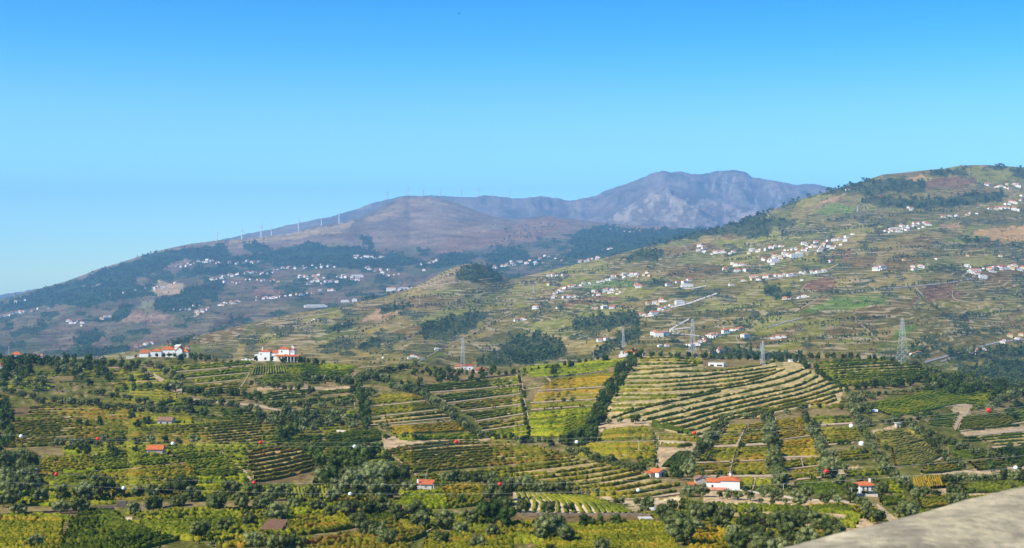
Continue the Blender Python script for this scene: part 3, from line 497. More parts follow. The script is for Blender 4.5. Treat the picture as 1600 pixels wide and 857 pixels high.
def ground_mat(name, scale, period, bstr):
    m, nt, p = nm(name, 0.95, 0.0)
    at_ = nt.nodes.new('ShaderNodeAttribute'); at_.attribute_name = 'cover'
    st = nt.nodes.new('ShaderNodeAttribute'); st.attribute_name = 'terrace'
    n1 = noise(nt, scale, 6, 'World'); n2 = noise(nt, scale * 9, 4, 'World')
    v = ramp(nt, n1.outputs[0], [(0.28, (0.55, 0.55, 0.55)), (0.5, (1, 1, 1)), (0.75, (1.35, 1.3, 1.2))])
    v2 = ramp(nt, n2.outputs[0], [(0.32, (0.6, 0.62, 0.6)), (0.68, (1.4, 1.36, 1.3))])
    c = mixc(nt, 1.0, at_.outputs['Color'], v.outputs[0], 'MULTIPLY'); c = mixc(nt, 1.0, c, v2.outputs[0], 'MULTIPLY')
    if period:
        g = nt.nodes.new('ShaderNodeNewGeometry'); sx = nt.nodes.new('ShaderNodeSeparateXYZ'); nt.links.new(g.outputs['Position'], sx.inputs[0])
        nz = noise(nt, 0.0035, 3, 'World'); a = nt.nodes.new('ShaderNodeMath'); a.operation = 'MULTIPLY_ADD'; nt.links.new(nz.outputs[0], a.inputs[0]); a.inputs[1].default_value = 45; nt.links.new(sx.outputs[2], a.inputs[2])
        b = nt.nodes.new('ShaderNodeMath'); b.operation = 'MULTIPLY'; nt.links.new(a.outputs[0], b.inputs[0]); b.inputs[1].default_value = 2 * math.pi / period
        s = nt.nodes.new('ShaderNodeMath'); s.operation = 'SINE'; nt.links.new(b.outputs[0], s.inputs[0])
        r = ramp(nt, s.outputs[0], [(0.45, (0, 0, 0)), (0.85, (1, 1, 1))])
        f = nt.nodes.new('ShaderNodeMath'); f.operation = 'MULTIPLY'; nt.links.new(r.outputs[0], f.inputs[0]); nt.links.new(st.outputs['Fac'], f.inputs[1])
        n3 = noise(nt, 0.02, 3, 'World'); r3 = ramp(nt, n3.outputs[0], [(0.36, (0, 0, 0)), (0.5, (1, 1, 1))])
        f2 = nt.nodes.new('ShaderNodeMath'); f2.operation = 'MULTIPLY'; nt.links.new(f.outputs[0], f2.inputs[0]); nt.links.new(r3.outputs[0], f2.inputs[1])
        c = mixc(nt, f2.outputs[0], c, (0.38, 0.31, 0.175))
    nt.links.new(c, p.inputs['Base Color'])
    bump(nt, p, n1.outputs[0], bstr, 1.0 / scale * 0.15); return m
LAY = [('vineyard_ground', 0, 0.08, 0, 0.5), ('village_hillside', 1, 0.02, 5.0, 0.5), ('wind_farm_mountain', 2, 0.006, 14, 0.6), ('rocky_foothill', 3, 0.006, 0, 0.9), ('far_mountain_ridge', 4, 0.004, 0, 0.9)]
for name, L, sc, per, bs in LAY:
    idx = np.where(Lm == L)[0]; idx = np.arange(max(0, idx[0] - 1), idx[-1] + 1) if L else idx
    X, Y, Z = Xm[idx], Dm[idx], Zm[idx]; nr = len(idx)
    co = np.stack([X, Y, Z], -1).reshape(-1, 3)
    c, s = cover(np.tile(colx, nr), Ym[idx].ravel(), L)
    a = np.arange(nr * NC).reshape(nr, NC); q = np.stack([a[:-1, :-1], a[:-1, 1:], a[1:, 1:], a[1:, :-1]], -1).reshape(-1, 4)
    me = bpy.data.meshes.new(name); me.vertices.add(len(co)); me.vertices.foreach_set('co', co.ravel())
    me.loops.add(q.size); me.loops.foreach_set('vertex_index', q.ravel().astype(np.int32)); me.polygons.add(len(q)); me.polygons.foreach_set('loop_start', np.arange(0, q.size, 4, dtype=np.int32))
    me.update(calc_edges=True); me.polygons.foreach_set('use_smooth', np.ones(len(q), bool))
    A = me.color_attributes.new('cover', 'FLOAT_COLOR', 'POINT'); A.data.foreach_set('color', np.concatenate([c, np.ones((len(c), 1))], 1).ravel())
    B = me.attributes.new('terrace', 'FLOAT', 'POINT'); B.data.foreach_set('value', s)
    me.materials.append(ground_mat(name, sc, per, bs))
    o = bpy.data.objects.new(name, me); COL.objects.link(o); o['kind'] = 'structure'
# ------------------------------------------------------------ naming and labels
LM = [("the white hilltop villa with orange roofs", 425, 556), ("the long orange-roofed estate", 255, 552), ("the long white farmhouse", 1130, 755), ("the two-storey white house", 1356, 766),
 ("the stone hut with the chimney", 661, 760), ("the red-roofed stone barn", 241, 704), ("the brown-roofed stone hut", 256, 657), ("the gabled white cottage", 1036, 739), ("the foot of the terraced hill", 1040, 668),
 ("the open-fronted white shack", 1010, 813), ("the cream crest houses", 735, 573), ("the white crest house with terrace", 988, 550), ("the dirt track bend", 1505, 640), ("the right-hand lattice pylon", 1408, 560),
 ("the concrete tank hut", 1118, 567), ("the top-left rooftops", 25, 556), ("the rusty roof", 425, 825), ("the drystone tower wall", 190, 785), ("the pale tarpaulin heap", 1346, 693), ("the square stone pillar hut", 1404, 664), ("the orange-walled hut", 512, 777)]
def rel(x, y):
    best = min(LM, key=lambda l: math.hypot(x - l[1], 1.4 * (y - l[2]))); dx, dy = x - best[1], 1.4 * (y - best[2])
    far = 'well ' if math.hypot(dx, dy) > 90 else ''
    if abs(dx) > abs(dy) * 1.2: w = 'left of' if dx < 0 else 'right of'
    else: w = 'above' if dy < 0 else 'below'
    return far + w + ' ' + best[0]
REG = []
def reg(o, base, cat, px=0, py=0, group=None, exact=False):
    o['label'] = base; o['category'] = cat
    if group: o['group'] = group
    REG.append((o, base, px, py, exact)); return o
def ordinal(n):
    w = {1: 'first', 2: 'second', 3: 'third', 4: 'fourth', 5: 'fifth', 6: 'sixth', 7: 'seventh', 8: 'eighth', 9: 'ninth'}
    return w.get(n) or f"{n}{'th' if 10 <= n % 100 <= 20 else {1: 'st', 2: 'nd', 3: 'rd'}.get(n % 10, 'th')}"
def finish_labels():
    by = {}
    for r in REG: by.setdefault(r[1], []).append(r)
    for b, rs in by.items():
        if len(rs) < 2: continue
        rs.sort(key=lambda r: (r[2], r[3]))
        for i, r in enumerate(rs): r[0]['label'] = f"{b}, {ordinal(i + 1)} from left" if i < len(rs) - 1 else f"{b}, the rightmost"
    for r in REG:
        w = r[0]['label'].split()
        while len(w) > 16 and 'the' in w: w.remove('the')
        r[0]['label'] = ' '.join(w)
def link(o, parent=None):
    COL.objects.link(o)
    if parent is not None: o.parent = parent
    return o
def empty(name, loc, rz=0, parent=None):
    o = bpy.data.objects.new(name, None); o.location = loc; o.rotation_euler = (0, 0, rz); o.empty_display_size = 0.5; return link(o, parent)
def npmesh(name, co, quads=None, tris=None, mats=(), mi=None, smooth=False):
    me = bpy.data.meshes.new(name); me.vertices.add(len(co)); me.vertices.foreach_set('co', np.asarray(co, np.float32).ravel())
    fs = []; tot = []
    if quads is not None and len(quads): fs.append(np.asarray(quads).ravel()); tot += [4] * len(quads)
    if tris is not None and len(tris): fs.append(np.asarray(tris).ravel()); tot += [3] * len(tris)
    li = np.concatenate(fs).astype(np.int32); tot = np.array(tot)
    me.loops.add(len(li)); me.loops.foreach_set('vertex_index', li); me.polygons.add(len(tot)); me.polygons.foreach_set('loop_start', np.concatenate([[0], np.cumsum(tot)[:-1]]).astype(np.int32))
    me.update(calc_edges=True)
    if mi is not None: me.polygons.foreach_set('material_index', np.asarray(mi, np.int32))
    if smooth: me.polygons.foreach_set('use_smooth', np.ones(len(tot), bool))
    for m in mats: me.materials.append(m)
    return me
class MB:
    """collects boxes, prisms, bars and tubes into one mesh"""
    def __init__(s): s.v = []; s.f = []; s.m = []
    def add(s, v, f, mi=0):
        b = len(s.v); s.v += [tuple(x) for x in v]; s.f += [tuple(b + i for i in q) for q in f]; s.m += [mi] * len(f); return s
    def box(s, x0, x1, y0, y1, z0, z1, mi=0):
        return s.add([(x0,y0,z0),(x1,y0,z0),(x1,y1,z0),(x0,y1,z0),(x0,y0,z1),(x1,y0,z1),(x1,y1,z1),(x0,y1,z1)], [(0,3,2,1),(4,5,6,7),(0,1,5,4),(1,2,6,5),(2,3,7,6),(3,0,4,7)], mi)
    def bar(s, a, b, r, mi=0, n=4, r2=None):
        a = Vector(a); b = Vector(b); d = (b - a).normalized(); u = d.orthogonal().normalized(); w = d.cross(u); r2 = r if r2 is None else r2
        v = [p + (u * math.cos(t) + w * math.sin(t)) * q for p, q in ((a, r), (b, r2)) for t in [2 * math.pi * k / n for k in range(n)]]
        return s.add(v, [(k, (k + 1) % n, n + (k + 1) % n, n + k) for k in range(n)] + [tuple(range(n))[::-1], tuple(range(n, 2 * n))], mi)
    def build(s, name, mats, parent=None, loc=None, smooth=False):
        me = bpy.data.meshes.new(name); me.from_pydata(s.v, [], s.f); me.polygons.foreach_set('material_index', s.m)
        if smooth: me.polygons.foreach_set('use_smooth', [True] * len(s.f))
        for m in (mats if isinstance(mats, (list, tuple)) else [mats]): me.materials.append(m)
        o = bpy.data.objects.new(name, me)
        if loc is not None: o.location = loc
        return link(o, parent)
def resample(c, n=None, step=None):
    c = np.array(c, float); s = np.concatenate([[0], np.cumsum(np.hypot(*np.diff(c, axis=0).T))])
    if n is None: n = max(2, int(s[-1] / step) + 1)
    # smooth the traced polyline a little
    t = np.linspace(0, s[-1], n); r = np.stack([np.interp(t, s, c[:, 0]), np.interp(t, s, c[:, 1])], 1)
    if n > 6 and len(c) > 2:
        k = max(1, n // 14); w = np.ones(2 * k + 1) / (2 * k + 1)
        p = np.pad(r, ((k, k), (0, 0)), mode='reflect', reflect_type='odd'); r = np.stack([np.convolve(p[:, i], w, 'valid') for i in (0, 1)], 1)
    return r
# ------------------------------------------------------------ vine rows
def vine_row_mesh(curve, h, mat, leafy=1.0):
    c = resample(curve, step=2.4); n = len(c)
    c = c + np.stack([np.zeros(n), 0.35 * fbm(c[:, 0] / 6, c[:, 1] * 3 + h, 2)], 1)
    p = at(c[:, 0], c[:, 1], 0); dist = p[:, 1].mean()
    t = np.gradient(p, axis=0); t[:, 2] = 0; t /= np.maximum(np.linalg.norm(t, axis=1, keepdims=True), 1e-6); nn = np.stack([-t[:, 1], t[:, 0], np.zeros(n)], 1)
    hh = h * (0.68 + 0.45 * RNG.random(n) + 0.18 * fbm(p[:, 0] / 14, p[:, 1] / 14, 2)); gap = fbm(p[:, 0] / 5 + h, p[:, 1] / 5, 2) > 0.75; hh = np.where(gap, hh * 0.35, np.maximum(hh, 0.3))
    w = 0.28 + 0.36 * RNG.random(n); prof = [(-1, 0), (-1.15, 0.55), (0, 1.0), (1.15, 0.55), (1, 0)]
    V = np.stack([p + nn * (w * a * (0.8 + 0.4 * RNG.random(n)))[:, None] + np.array([0, 0, 1.0]) * (hh * b * (0.85 + 0.3 * RNG.random(n)))[:, None] for a, b in prof], 1)
    V[:, 0, 2] -= 0.3; V[:, 4, 2] -= 0.3
    V = V.reshape(-1, 3); i = np.arange(n - 1)[:, None] * 5; k = np.arange(4)[None, :]
    Q = np.stack([i + k, i + k + 1, i + k + 6, i + k + 5], -1).reshape(-1, 4)
    m = int(n * (9 if dist < 450 else 5) * leafy); j = RNG.integers(0, n, m); a = RNG.random(m)
    s = np.clip(0.95 * dist / F, 0.22, 0.5) * (0.6 + 0.8 * RNG.random(m))
    th = RNG.random(m) * np.pi; cc = p[j] + nn[j] * (np.cos(th) * 0.75 * w[j])[:, None] + t[j] * ((a - 0.5) * 2.4 * dist / F * 1.5)[:, None]; cc[:, 2] += hh[j] * (0.25 + 0.72 * np.sin(th)) 
    u = RNG.normal(size=(m, 3)); u /= np.linalg.norm(u, axis=1, keepdims=True); q = RNG.normal(size=(m, 3)); v = np.cross(u, q); v /= np.linalg.norm(v, axis=1, keepdims=True)
    LV = np.stack([cc - u * s[:, None] / 2, cc + v * s[:, None] / 2, cc + u * s[:, None] / 2, cc - v * s[:, None] / 2], 1).reshape(-1, 3)
    LQ = np.arange(m * 4).reshape(m, 4) + len(V)
    org = p.mean(axis=0); VV = np.concatenate([V, LV]) - org
    return npmesh('vine_row', VV, quads=np.concatenate([Q, LQ]), mats=[mat]), org
PN = {'g': 'green', 'yg': 'bright green', 'o': 'olive-coloured', 'r': 'russet and green', 'gold': 'golden yellow', 'dg': 'dark green', 'pale': 'pale dry'}
def vineyard(rows, pal, h, label=None, group='vineyards of the near slopes'):
    al = np.concatenate([np.array(r, float) for r in rows]); cx, cy = al.mean(axis=0)
    ms = [vine_row_mesh(r, h, M[pal] if isinstance(pal, str) else M[pal[i % len(pal)]]) for i, r in enumerate(rows)]
    c0 = P(cx, cy, 0); e = empty('vineyard', c0)
    for me, org in ms:
        o = bpy.data.objects.new('vine_row', me); o.location = Vector(org) - c0; link(o, e)
    pn = pal if isinstance(pal, str) else 'r'
    reg(e, label or f"{PN[pn]} vineyard {rel(cx, cy)}", 'vineyard', cx, cy, group); return e
for pal, soil, n, h, cs in VY:
    if len(cs) == 2 and pal != 'r' and soil != 'pale' and n >= 4: n = int(round(n * 1.4)); h *= 0.92
    cs = [resample(c, n=30) for c in cs]; rows = []
    d = P(*cs[0].mean(axis=0), 0).y; hp = h * F / d
    for q, (a, b) in enumerate(zip(cs[:-1], cs[1:])):
        last = q == len(cs) - 2; flat = abs(cs[0][0, 0] - cs[0][-1, 0]) > 12
        for i in range(n + (1 if last else 0)):
            f = i / n; r = a * (1 - f) + b * f
            if flat and q == 0 and i == 0: r = r + np.array([0, min(hp * 0.45, 0.4 * abs(b.mean(axis=0)[1] - a.mean(axis=0)[1]) / n)])
            rows.append(r)
    vineyard(rows, pal, h)
# the smaller patches between the traced fields: short runs of vines along the contour
def fill_vines():
    gx = np.arange(0, 1602, 2.0); ylev = {}
    covered = np.zeros((0,)); out = {}
    yy = 575.0
    while yy < 856:
        y = yy + 3.5 * np.sin(gx / 140 + yy / 60) + 5 * fbm(gx / 160, np.full(gx.shape, yy / 120), 2) - 0.012 * (gx - 800)
        ok = (y > np.interp(gx, colx, crestA) + 9) & (y < 858)
        for V in VY:
            for a, b in zip(V[4][:-1], V[4][1:]): ok &= ~inpoly(gx, y - 1, list(a) + list(b)[::-1])
        ok &= ~inpoly(gx, y, HILLPOLY)
        for poly in ([(560,560),(1010,560),(1030,712),(900,712),(760,690),(560,690)], [(1080,640),(1500,640),(1500,735),(1480,780),(1080,795)], [(262,562),(398,562),(398,600),(300,615)], [(395,600),(555,600),(555,642),(395,645)], [(600,690),(1070,690),(1070,800),(800,806),(790,765),(650,745)]): ok &= ~inpoly(gx, y, poly)
        for c_, poly in COVER_A: ok &= ~inpoly(gx, y, poly)
        cell = (np.floor(gx / 105 + 0.35 * np.sin(yy / 23)).astype(int)) * 100 + int(yy / 27)
        ok &= (_V[(cell * 37 + 5) & 4095] < 0.55)
        i = 0
        while i < len(gx):
            if not ok[i]: i += 1; continue
            j = i
            while j + 1 < len(gx) and ok[j + 1] and cell[j + 1] == cell[i]: j += 1
            if (j - i) * 2 > 16: out.setdefault(int(cell[i]), []).append(np.stack([gx[i:j + 1], y[i:j + 1]], 1)[::3])
            i = j + 1
        yy += 3.6 + 2.6 * (yy - 575) / 280
    for c_, rows_ in out.items():
        rows_ = [r for r in rows_ if len(r) > 2]
        if len(rows_) < 2: continue
        pal = ['o', 'g', 'dg', 'o', 'g', 'r', 'yg'][_P[c_ & 4095] % 7]; al = np.concatenate(rows_); cx, cy = al.mean(axis=0)
        vineyard(rows_, pal, 1.15, f"small {PN[pal]} vineyard patch {rel(cx, cy)}", 'small vineyard patches between the fields')
fill_vines()
vineyard(HILL, ['g', 'o', 'g', 'o', 'g'], 1.6, "big terraced hill vineyard with long curving rows between sandy banks")
# ------------------------------------------------------------ trees
def leaf_cloud(nb, nl, size, seed, shape=(0.5, 0.5, 0.42), cz=0.6, out=0.6, core=0.72):
    r = np.random.default_rng(seed); V = []; T = []
    cen = r.normal(size=(nb, 3)); cen /= np.linalg.norm(cen, axis=1, keepdims=True); cen *= (r.random((nb, 1)) ** 0.45) * 0.66
    rad = 0.11 + 0.20 * r.random(nb) ** 1.5; cen = cen * np.array(shape) * 1.55; cen[:, 2] += cz
    q = r.integers(0, nb, nl); d = r.normal(size=(nl, 3)); d[:, 2] += 0.25; d /= np.linalg.norm(d, axis=1, keepdims=True)
    pos = cen[q] + d * rad[q][:, None] * (0.72 + 0.62 * r.random((nl, 1)) ** 1.3)
    nrm = d * out + r.normal(size=(nl, 3)) * (1 - out); nrm /= np.linalg.norm(nrm, axis=1, keepdims=True)
    u = np.cross(nrm, r.normal(size=(nl, 3))); u /= np.linalg.norm(u, axis=1, keepdims=True); v = np.cross(nrm, u); s = size * (0.6 + 0.8 * r.random((nl, 1)))
    LV = np.stack([pos - u * s, pos + v * s * 0.6, pos + u * s, pos - v * s * 0.6], 1).reshape(-1, 3); Q = np.arange(nl * 4).reshape(nl, 4)
    # lumpy core so that the crown is not see-through
    t = (1 + 5 ** 0.5) / 2; ico = np.array([(-1,t,0),(1,t,0),(-1,-t,0),(1,-t,0),(0,-1,t),(0,1,t),(0,-1,-t),(0,1,-t),(t,0,-1),(t,0,1),(-t,0,-1),(-t,0,1)]) / math.hypot(1, t)
    fi = np.array([(0,11,5),(0,5,1),(0,1,7),(0,7,10),(0,10,11),(1,5,9),(5,11,4),(11,10,2),(10,7,6),(7,1,8),(3,9,4),(3,4,2),(3,2,6),(3,6,8),(3,8,9),(4,9,5),(2,4,11),(6,2,10),(8,6,7),(9,8,1)])
    CV = np.concatenate([cen[b] + ico * rad[b] * core for b in range(nb)]); CT = np.concatenate([fi + 12 * b for b in range(nb)]) + len(LV)
    return np.concatenate([LV, CV]), Q, CT
def trunk_mesh(seed, hgt=0.45, r0=0.045):
    r = random.Random(seed); b = MB(); p = Vector((0, 0, -0.06)); rad = r0; z = hgt / 3
    for k in range(3):
        q = p + Vector((r.uniform(-.05, .05), r.uniform(-.05, .05), z)); b.bar(p, q, rad, n=6, r2=rad * 0.8); p = q; rad *= 0.8
    for k in range(3):
        a = k * 2.1 + r.random(); b.bar(p, p + Vector((0.22 * math.cos(a), 0.22 * math.sin(a), 0.2)), rad * 0.7, n=5, r2=rad * 0.3)
    me = bpy.data.meshes.new('trunk'); me.from_pydata(b.v, [], b.f); me.materials.append(M['bark']); return me
def crown_set(mat, nb, nl, size, seeds, name='crown', **k):
    res = []
    for s in seeds:
        v, q, t = leaf_cloud(nb, nl, size, s, **k); res.append(npmesh(name, v, quads=q, tris=t, mats=[mat]))
    return res
OL_N = crown_set(M['olive'], 34, 2600, 0.030, range(1, 7)); OL_M = crown_set(M['olive'], 20, 800, 0.048, range(11, 16)); DK_N = crown_set(M['dark'], 32, 2600, 0.030, range(21, 25), shape=(0.5, 0.5, 0.5)); DK_M = crown_set(M['dark'], 20, 800, 0.048, range(31, 35), shape=(0.48, 0.48, 0.5))
TRK = [trunk_mesh(s) for s in range(5)]
TREES = []                                  # (kind, x, y of the crown centre, width px, row name)
def row(kind, pts, w0, w1, n, desc, jit=0.25, double=False):
    c = resample(pts, n=n)
    for i, (x, y) in enumerate(c):
        w = (w0 + (w1 - w0) * i / max(1, n - 1)) * random.uniform(0.78, 1.2)
        dx = random.uniform(-jit, jit) * w * 1.2; dy = random.uniform(-jit, jit) * w * 0.8
        if double: dx += (w * 0.38) * (1 if i % 2 else -1)
        TREES.append((kind, x + dx, y + dy, w, desc))
def blob(kind, x0, y0, x1, y1, n, w, desc):
    for i in range(n): TREES.append((kind, random.uniform(x0, x1), random.uniform(y0, y1), w * random.uniform(0.7, 1.3), desc))
def singles(kind, lst, desc):
    for x, y, w in lst: TREES.append((kind, x, y, w, desc))
row('o', [(10,610),(40,622),(100,626),(165,634),(240,640),(300,641)], 14, 14, 30, "in the long olive band below the top-left rooftops")
row('o', [(150,612),(200,621),(250,632)], 12, 14, 10, "in the short olive band above the brown-roofed hut")
blob('d', 30, 558, 165, 582, 34, 14, "in the dark wood under the top-left rooftops"); blob('o', 75, 572, 165, 590, 13, 13, "on the lower edge of the dark upper-left wood")
row('d', [(70,561),(130,567),(215,567)], 9, 11, 14, "on the crest left of the long orange-roofed estate")
row('o', [(100,573),(165,568)], 13, 13, 7, "beside the dark upper-left wood"); row('o', [(190,573),(228,578)], 11, 11, 6, "below the long orange-roofed estate")
blob('o', 0, 585, 80, 604, 20, 14, "in the olive grove at the upper left edge"); blob('d', -5, 566, 40, 590, 14, 14, "in the dark clump at the left edge")
row('d', [(4,622),(8,650),(6,700)], 16, 18, 15, "in the dark column of trees along the left edge", double=True)
row('o', [(235,568),(260,578),(270,592),(280,605),(302,614)], 12, 14, 17, "in the hedgerow descending from the orange-roofed estate", double=True)
row('d', [(288,612),(350,613),(405,619)], 13, 12, 15, "in the hedge below the villa vineyards"); row('o', [(290,628),(345,630),(402,641)], 12, 13, 13, "along the pale bank under the villa vineyards")
singles('d', [(140,597,14),(170,590,15),(205,592,13),(230,590,12),(195,605,13),(210,606,14),(233,604,13),(262,608,14),(300,640,14),(320,645,16),(375,645,14),(350,645,14),(232,656,12)], "standing alone in the upper-left vineyards")
singles('o', [(x, y, w) for x, y, w in ((85,693,15),(98,692,14),(112,692,15),(125,691,15),(140,690,15),(163,687,17),(172,690,13),(188,687,18),(212,690,16),(233,686,17),(258,688,15),(279,690,15),(303,686,18),(120,694,13),(152,692,14))], "in the olive row left of the red-roofed stone barn")
singles('d', [(125,660,14),(135,662,13),(155,660,15),(205,650,15),(228,658,13),(215,664,14)], "among the terraces left of the brown-roofed hut")
blob('o', -5, 712, 58, 765, 26, 25, "in the olive thicket at the left edge"); blob('d', 85, 700, 215, 708, 12, 11, "on the bank left of the red-roofed stone barn")
singles('o', [(20,778,32),(60,775,34),(100,772,32),(130,770,34),(160,762,40),(125,790,30),(95,792,26),(30,797,24),(190,770,18),(215,770,22),(240,768,22),(262,765,26),(290,760,38),(300,772,28),(280,787,26),(240,790,28),(208,792,22),(340,785,34),(360,764,28),(395,767,30),(378,787,24),(405,790,24),(5,782,26)], "in the big olive belt across the lower left")
singles('o', [(55,845,24),(315,830,30),(350,822,28),(388,814,24),(395,842,30)], "standing in the lower-left vineyards")
singles('o', [(430,770,30),(415,782,26),(432,800,36),(460,787,24),(495,789,24),(445,768,22),(488,772,24),(520,775,28),(515,800,26),(545,792,34),(575,797,28)], "in the olives around the orange-walled hut")
singles('o', [(525,762,30),(550,756,36),(578,750,40),(600,742,40),(627,745,44),(560,768,30),(590,767,36),(612,767,30),(510,742,36),(545,742,30),(575,738,30),(597,792,30),(620,803,30),(650,797,34),(657,814,30),(560,812,30),(570,827,28),(590,832,30),(605,842,30),(640,760,24)], "in the big olive clump left of the chimney hut")
singles('o', [(695,814,32),(720,827,24),(735,807,30),(770,830,26),(690,842,26),(745,847,28),(697,748,22),(712,745,24),(727,747,22),(743,750,20),(757,749,18),(768,750,24),(775,772,44),(792,766,40),(785,790,30),(800,757,26),(820,755,26),(835,760,22)], "in the olives right of the chimney hut")
singles('d', [(515,749,30),(495,708,26),(530,716,34),(560,720,40),(548,705,26),(575,708,26),(590,701,20),(520,727,24),(482,703,18),(770,806,38),(792,812,30),(755,800,26),(722,783,20),(606,715,16),(500,722,22),(572,690,12)], "in the dark trees above the olive clump")
singles('o', [(430,852,30),(450,850,30),(405,847,26),(470,848,20)], "at the bottom edge below the rusty roof")
singles('o', [(850,762,24),(878,763,26),(865,764,20),(900,765,12),(910,769,10),(920,770,10),(932,769,15)], "above the curved pale rows")
singles('o', [(818,792,22),(857,794,24),(889,793,18)], "standing among the curved pale rows")
singles('o', [(858,824,46),(882,836,30),(848,832,28),(872,818,26),(940,855,26),(860,858,20)], "in the large olive clump under the curved pale rows")
singles('d', [(912,816,22),(925,818,18),(937,815,18),(962,813,22),(975,818,12)], "on the brown bank under the curved pale rows")
singles('o', [(972,783,14),(997,784,16),(1012,788,24),(1003,797,14),(1050,792,20),(1035,794,16)], "left of the cottage terraces")
singles('o', [(1035,806,28),(1058,812,42),(1068,834,42),(1090,806,32),(1110,800,30),(1132,803,28),(1122,817,26),(1085,822,28),(1050,828,24),(1150,834,30),(1152,850,34),(1190,852,34),(1170,838,24)], "in the big olives right of the white shack")
singles('o', [(1185,812,28),(1212,814,36),(1236,812,34),(1257,811,36),(1277,818,34),(1297,826,34),(1230,836,40),(1262,840,38),(1200,840,36),(1313,833,26),(1182,834,30),(1215,856,34),(1163,820,26),(1250,858,30),(1175,800,20)], "in the big silvery olive grove above the parapet")
singles('o', [(1075,768,20),(1098,768,20),(1088,765,16),(1125,774,13),(1136,773,18),(1152,774,18),(1172,776,18),(1096,738,14),(1124,740,12)], "around the long white farmhouse")
singles('o', [(1193,769,20),(1213,772,24),(1189,783,10),(1207,785,11),(1227,783,11),(1240,774,18),(1250,783,22),(1262,772,24),(1288,780,20),(1307,781,18),(1328,778,20),(1342,783,20),(1300,770,12)], "in the olive row above the lower terraces")
singles('o', [(1353,793,20),(1360,803,22),(1371,808,26),(1378,766,24),(1366,752,16),(1330,766,22),(1345,750,18),(1315,752,18),(1305,756,14),(1352,785,16)], "around the two-storey white house")
singles('o', [(1400,747,20),(1410,753,24),(1420,760,20),(1428,768,18),(1438,772,20),(1446,768,16),(1462,770,18),(1420,795,36),(1412,801,24),(1483,750,24),(1497,748,20),(1490,770,24),(1493,784,26),(1506,777,18),(1504,745,16)], "in the olives right of the two-storey white house")
singles('o', [(1519,748,19),(1536,747,18),(1555,747,18),(1572,743,20),(1585,745,22),(1600,744,22),(1581,759,11),(1505,727,17),(1612,744,22)], "in the olive row near the right edge above the parapet")
row('o', [(1201,652),(1208,690),(1212,720),(1217,752)], 18, 25, 22, "in the vertical hedgerow between the grid vineyards", jit=0.15)
row('o', [(1258,647),(1268,668),(1276,690),(1290,712),(1297,738)], 15, 23, 18, "in the second hedgerow right of the grid vineyards"); singles('o', [(1284,688,14),(1302,709,16),(1320,732,16)], "beside the second hedgerow")
row('o', [(1332,640),(1345,668),(1362,695),(1378,722),(1392,740)], 15, 19, 24, "in the hedgerow beside the pale tarpaulin heap", jit=0.15)
row('o', [(1418,664),(1460,682),(1510,700),(1575,716)], 14, 13, 30, "in the long hedge descending below the dirt track", double=True)
row('o', [(1452,686),(1470,708),(1500,728)], 16, 14, 9, "in the hedge right of the pale dry vineyard")
row('d', [(994,552),(978,578),(956,604),(944,628),(930,650),(918,676),(900,694)], 13, 21, 46, "in the dark hedgerow left of the terraced hill", double=True)
row('o', [(1134,657),(1118,675),(1100,697),(1086,715),(1075,733)], 17, 20, 14, "in the hedgerow above the gabled cottage"); singles('o', [(1106,715,16),(1068,733,14),(1060,741,12)], "above the gabled cottage"); singles('d', [(1052,738,18),(1062,742,16)], "bright tree right of the gabled cottage")
singles('o', [(1141,649,12),(1154,652,9),(1166,650,12),(1178,650,11),(1192,646,13),(1207,646,11),(1230,643,11),(1251,637,13),(1260,635,12),(1280,634,9),(1314,637,9),(1326,636,12)], "in the olive row under the terraced hill")
singles('o', [(952,659,10),(969,657,11),(993,656,16)], "alone at the terraced hill's lower left corner"); singles('d', [(1160,695,10),(1157,698,10)], "at the path crossing in the grid vineyards")
row('d', [(1246,563),(1262,570),(1290,588),(1312,602),(1325,610)], 10, 10, 16, "on the right shoulder of the terraced hill"); blob('o', 1325, 612, 1368, 648, 26, 13, "in the olive slope right of the terraced hill")
row('d', [(1337,604),(1365,602),(1390,600),(1412,596),(1450,590),(1456,601),(1500,598)], 12, 15, 24, "in the hedge under the upper-right striped vineyard"); row('o', [(1365,617),(1395,614),(1430,608),(1470,603)], 8, 10, 12, "on the bank under the upper-right striped vineyard")
row('o', [(1420,566),(1445,573),(1480,588),(1560,606),(1600,614)], 9, 13, 26, "in the diagonal hedge right of the right-hand pylon"); blob('d', 1478, 590, 1610, 616, 56, 14, "in the wood at the right edge")
blob('o', 1455, 590, 1560, 604, 22, 12, "in the olives below the right edge wood"); row('o', [(1532,638),(1560,626),(1605,612)], 14, 13, 16, "in the hedge right of the dirt track bend", double=True)
row('d', [(1395,655),(1420,660),(1440,650),(1462,648)], 10, 10, 10, "between the dirt track and the long hedge"); blob('o', 1345, 655, 1400, 664, 12, 11, "near the blue-grey sheet shelter"); blob('d', 1575, 632, 1605, 655, 8, 12, "at the right edge beside the red marker ball"); blob('d', 1545, 700, 1605, 735, 12, 14, "in the shrubs at the right edge")
row('o', [(611,603),(650,609),(690,635),(715,655),(745,679)], 14, 17, 36, "in the diagonal hedgerow of the middle vineyards", jit=0.15, double=False)
row('d', [(556,600),(566,625),(572,660)], 13, 14, 22, "in the short vertical hedge left of the middle vineyards", double=True); singles('o', [(580,613,18),(597,665,14),(604,668,12)], "beside the short vertical hedge")
row('o', [(485,588),(530,594),(600,590)], 12, 13, 22, "in the olive belt above the middle vineyards", double=True); row('o', [(560,590),(600,580),(642,570)], 11, 11, 20, "in the olives climbing to the crest", double=True)
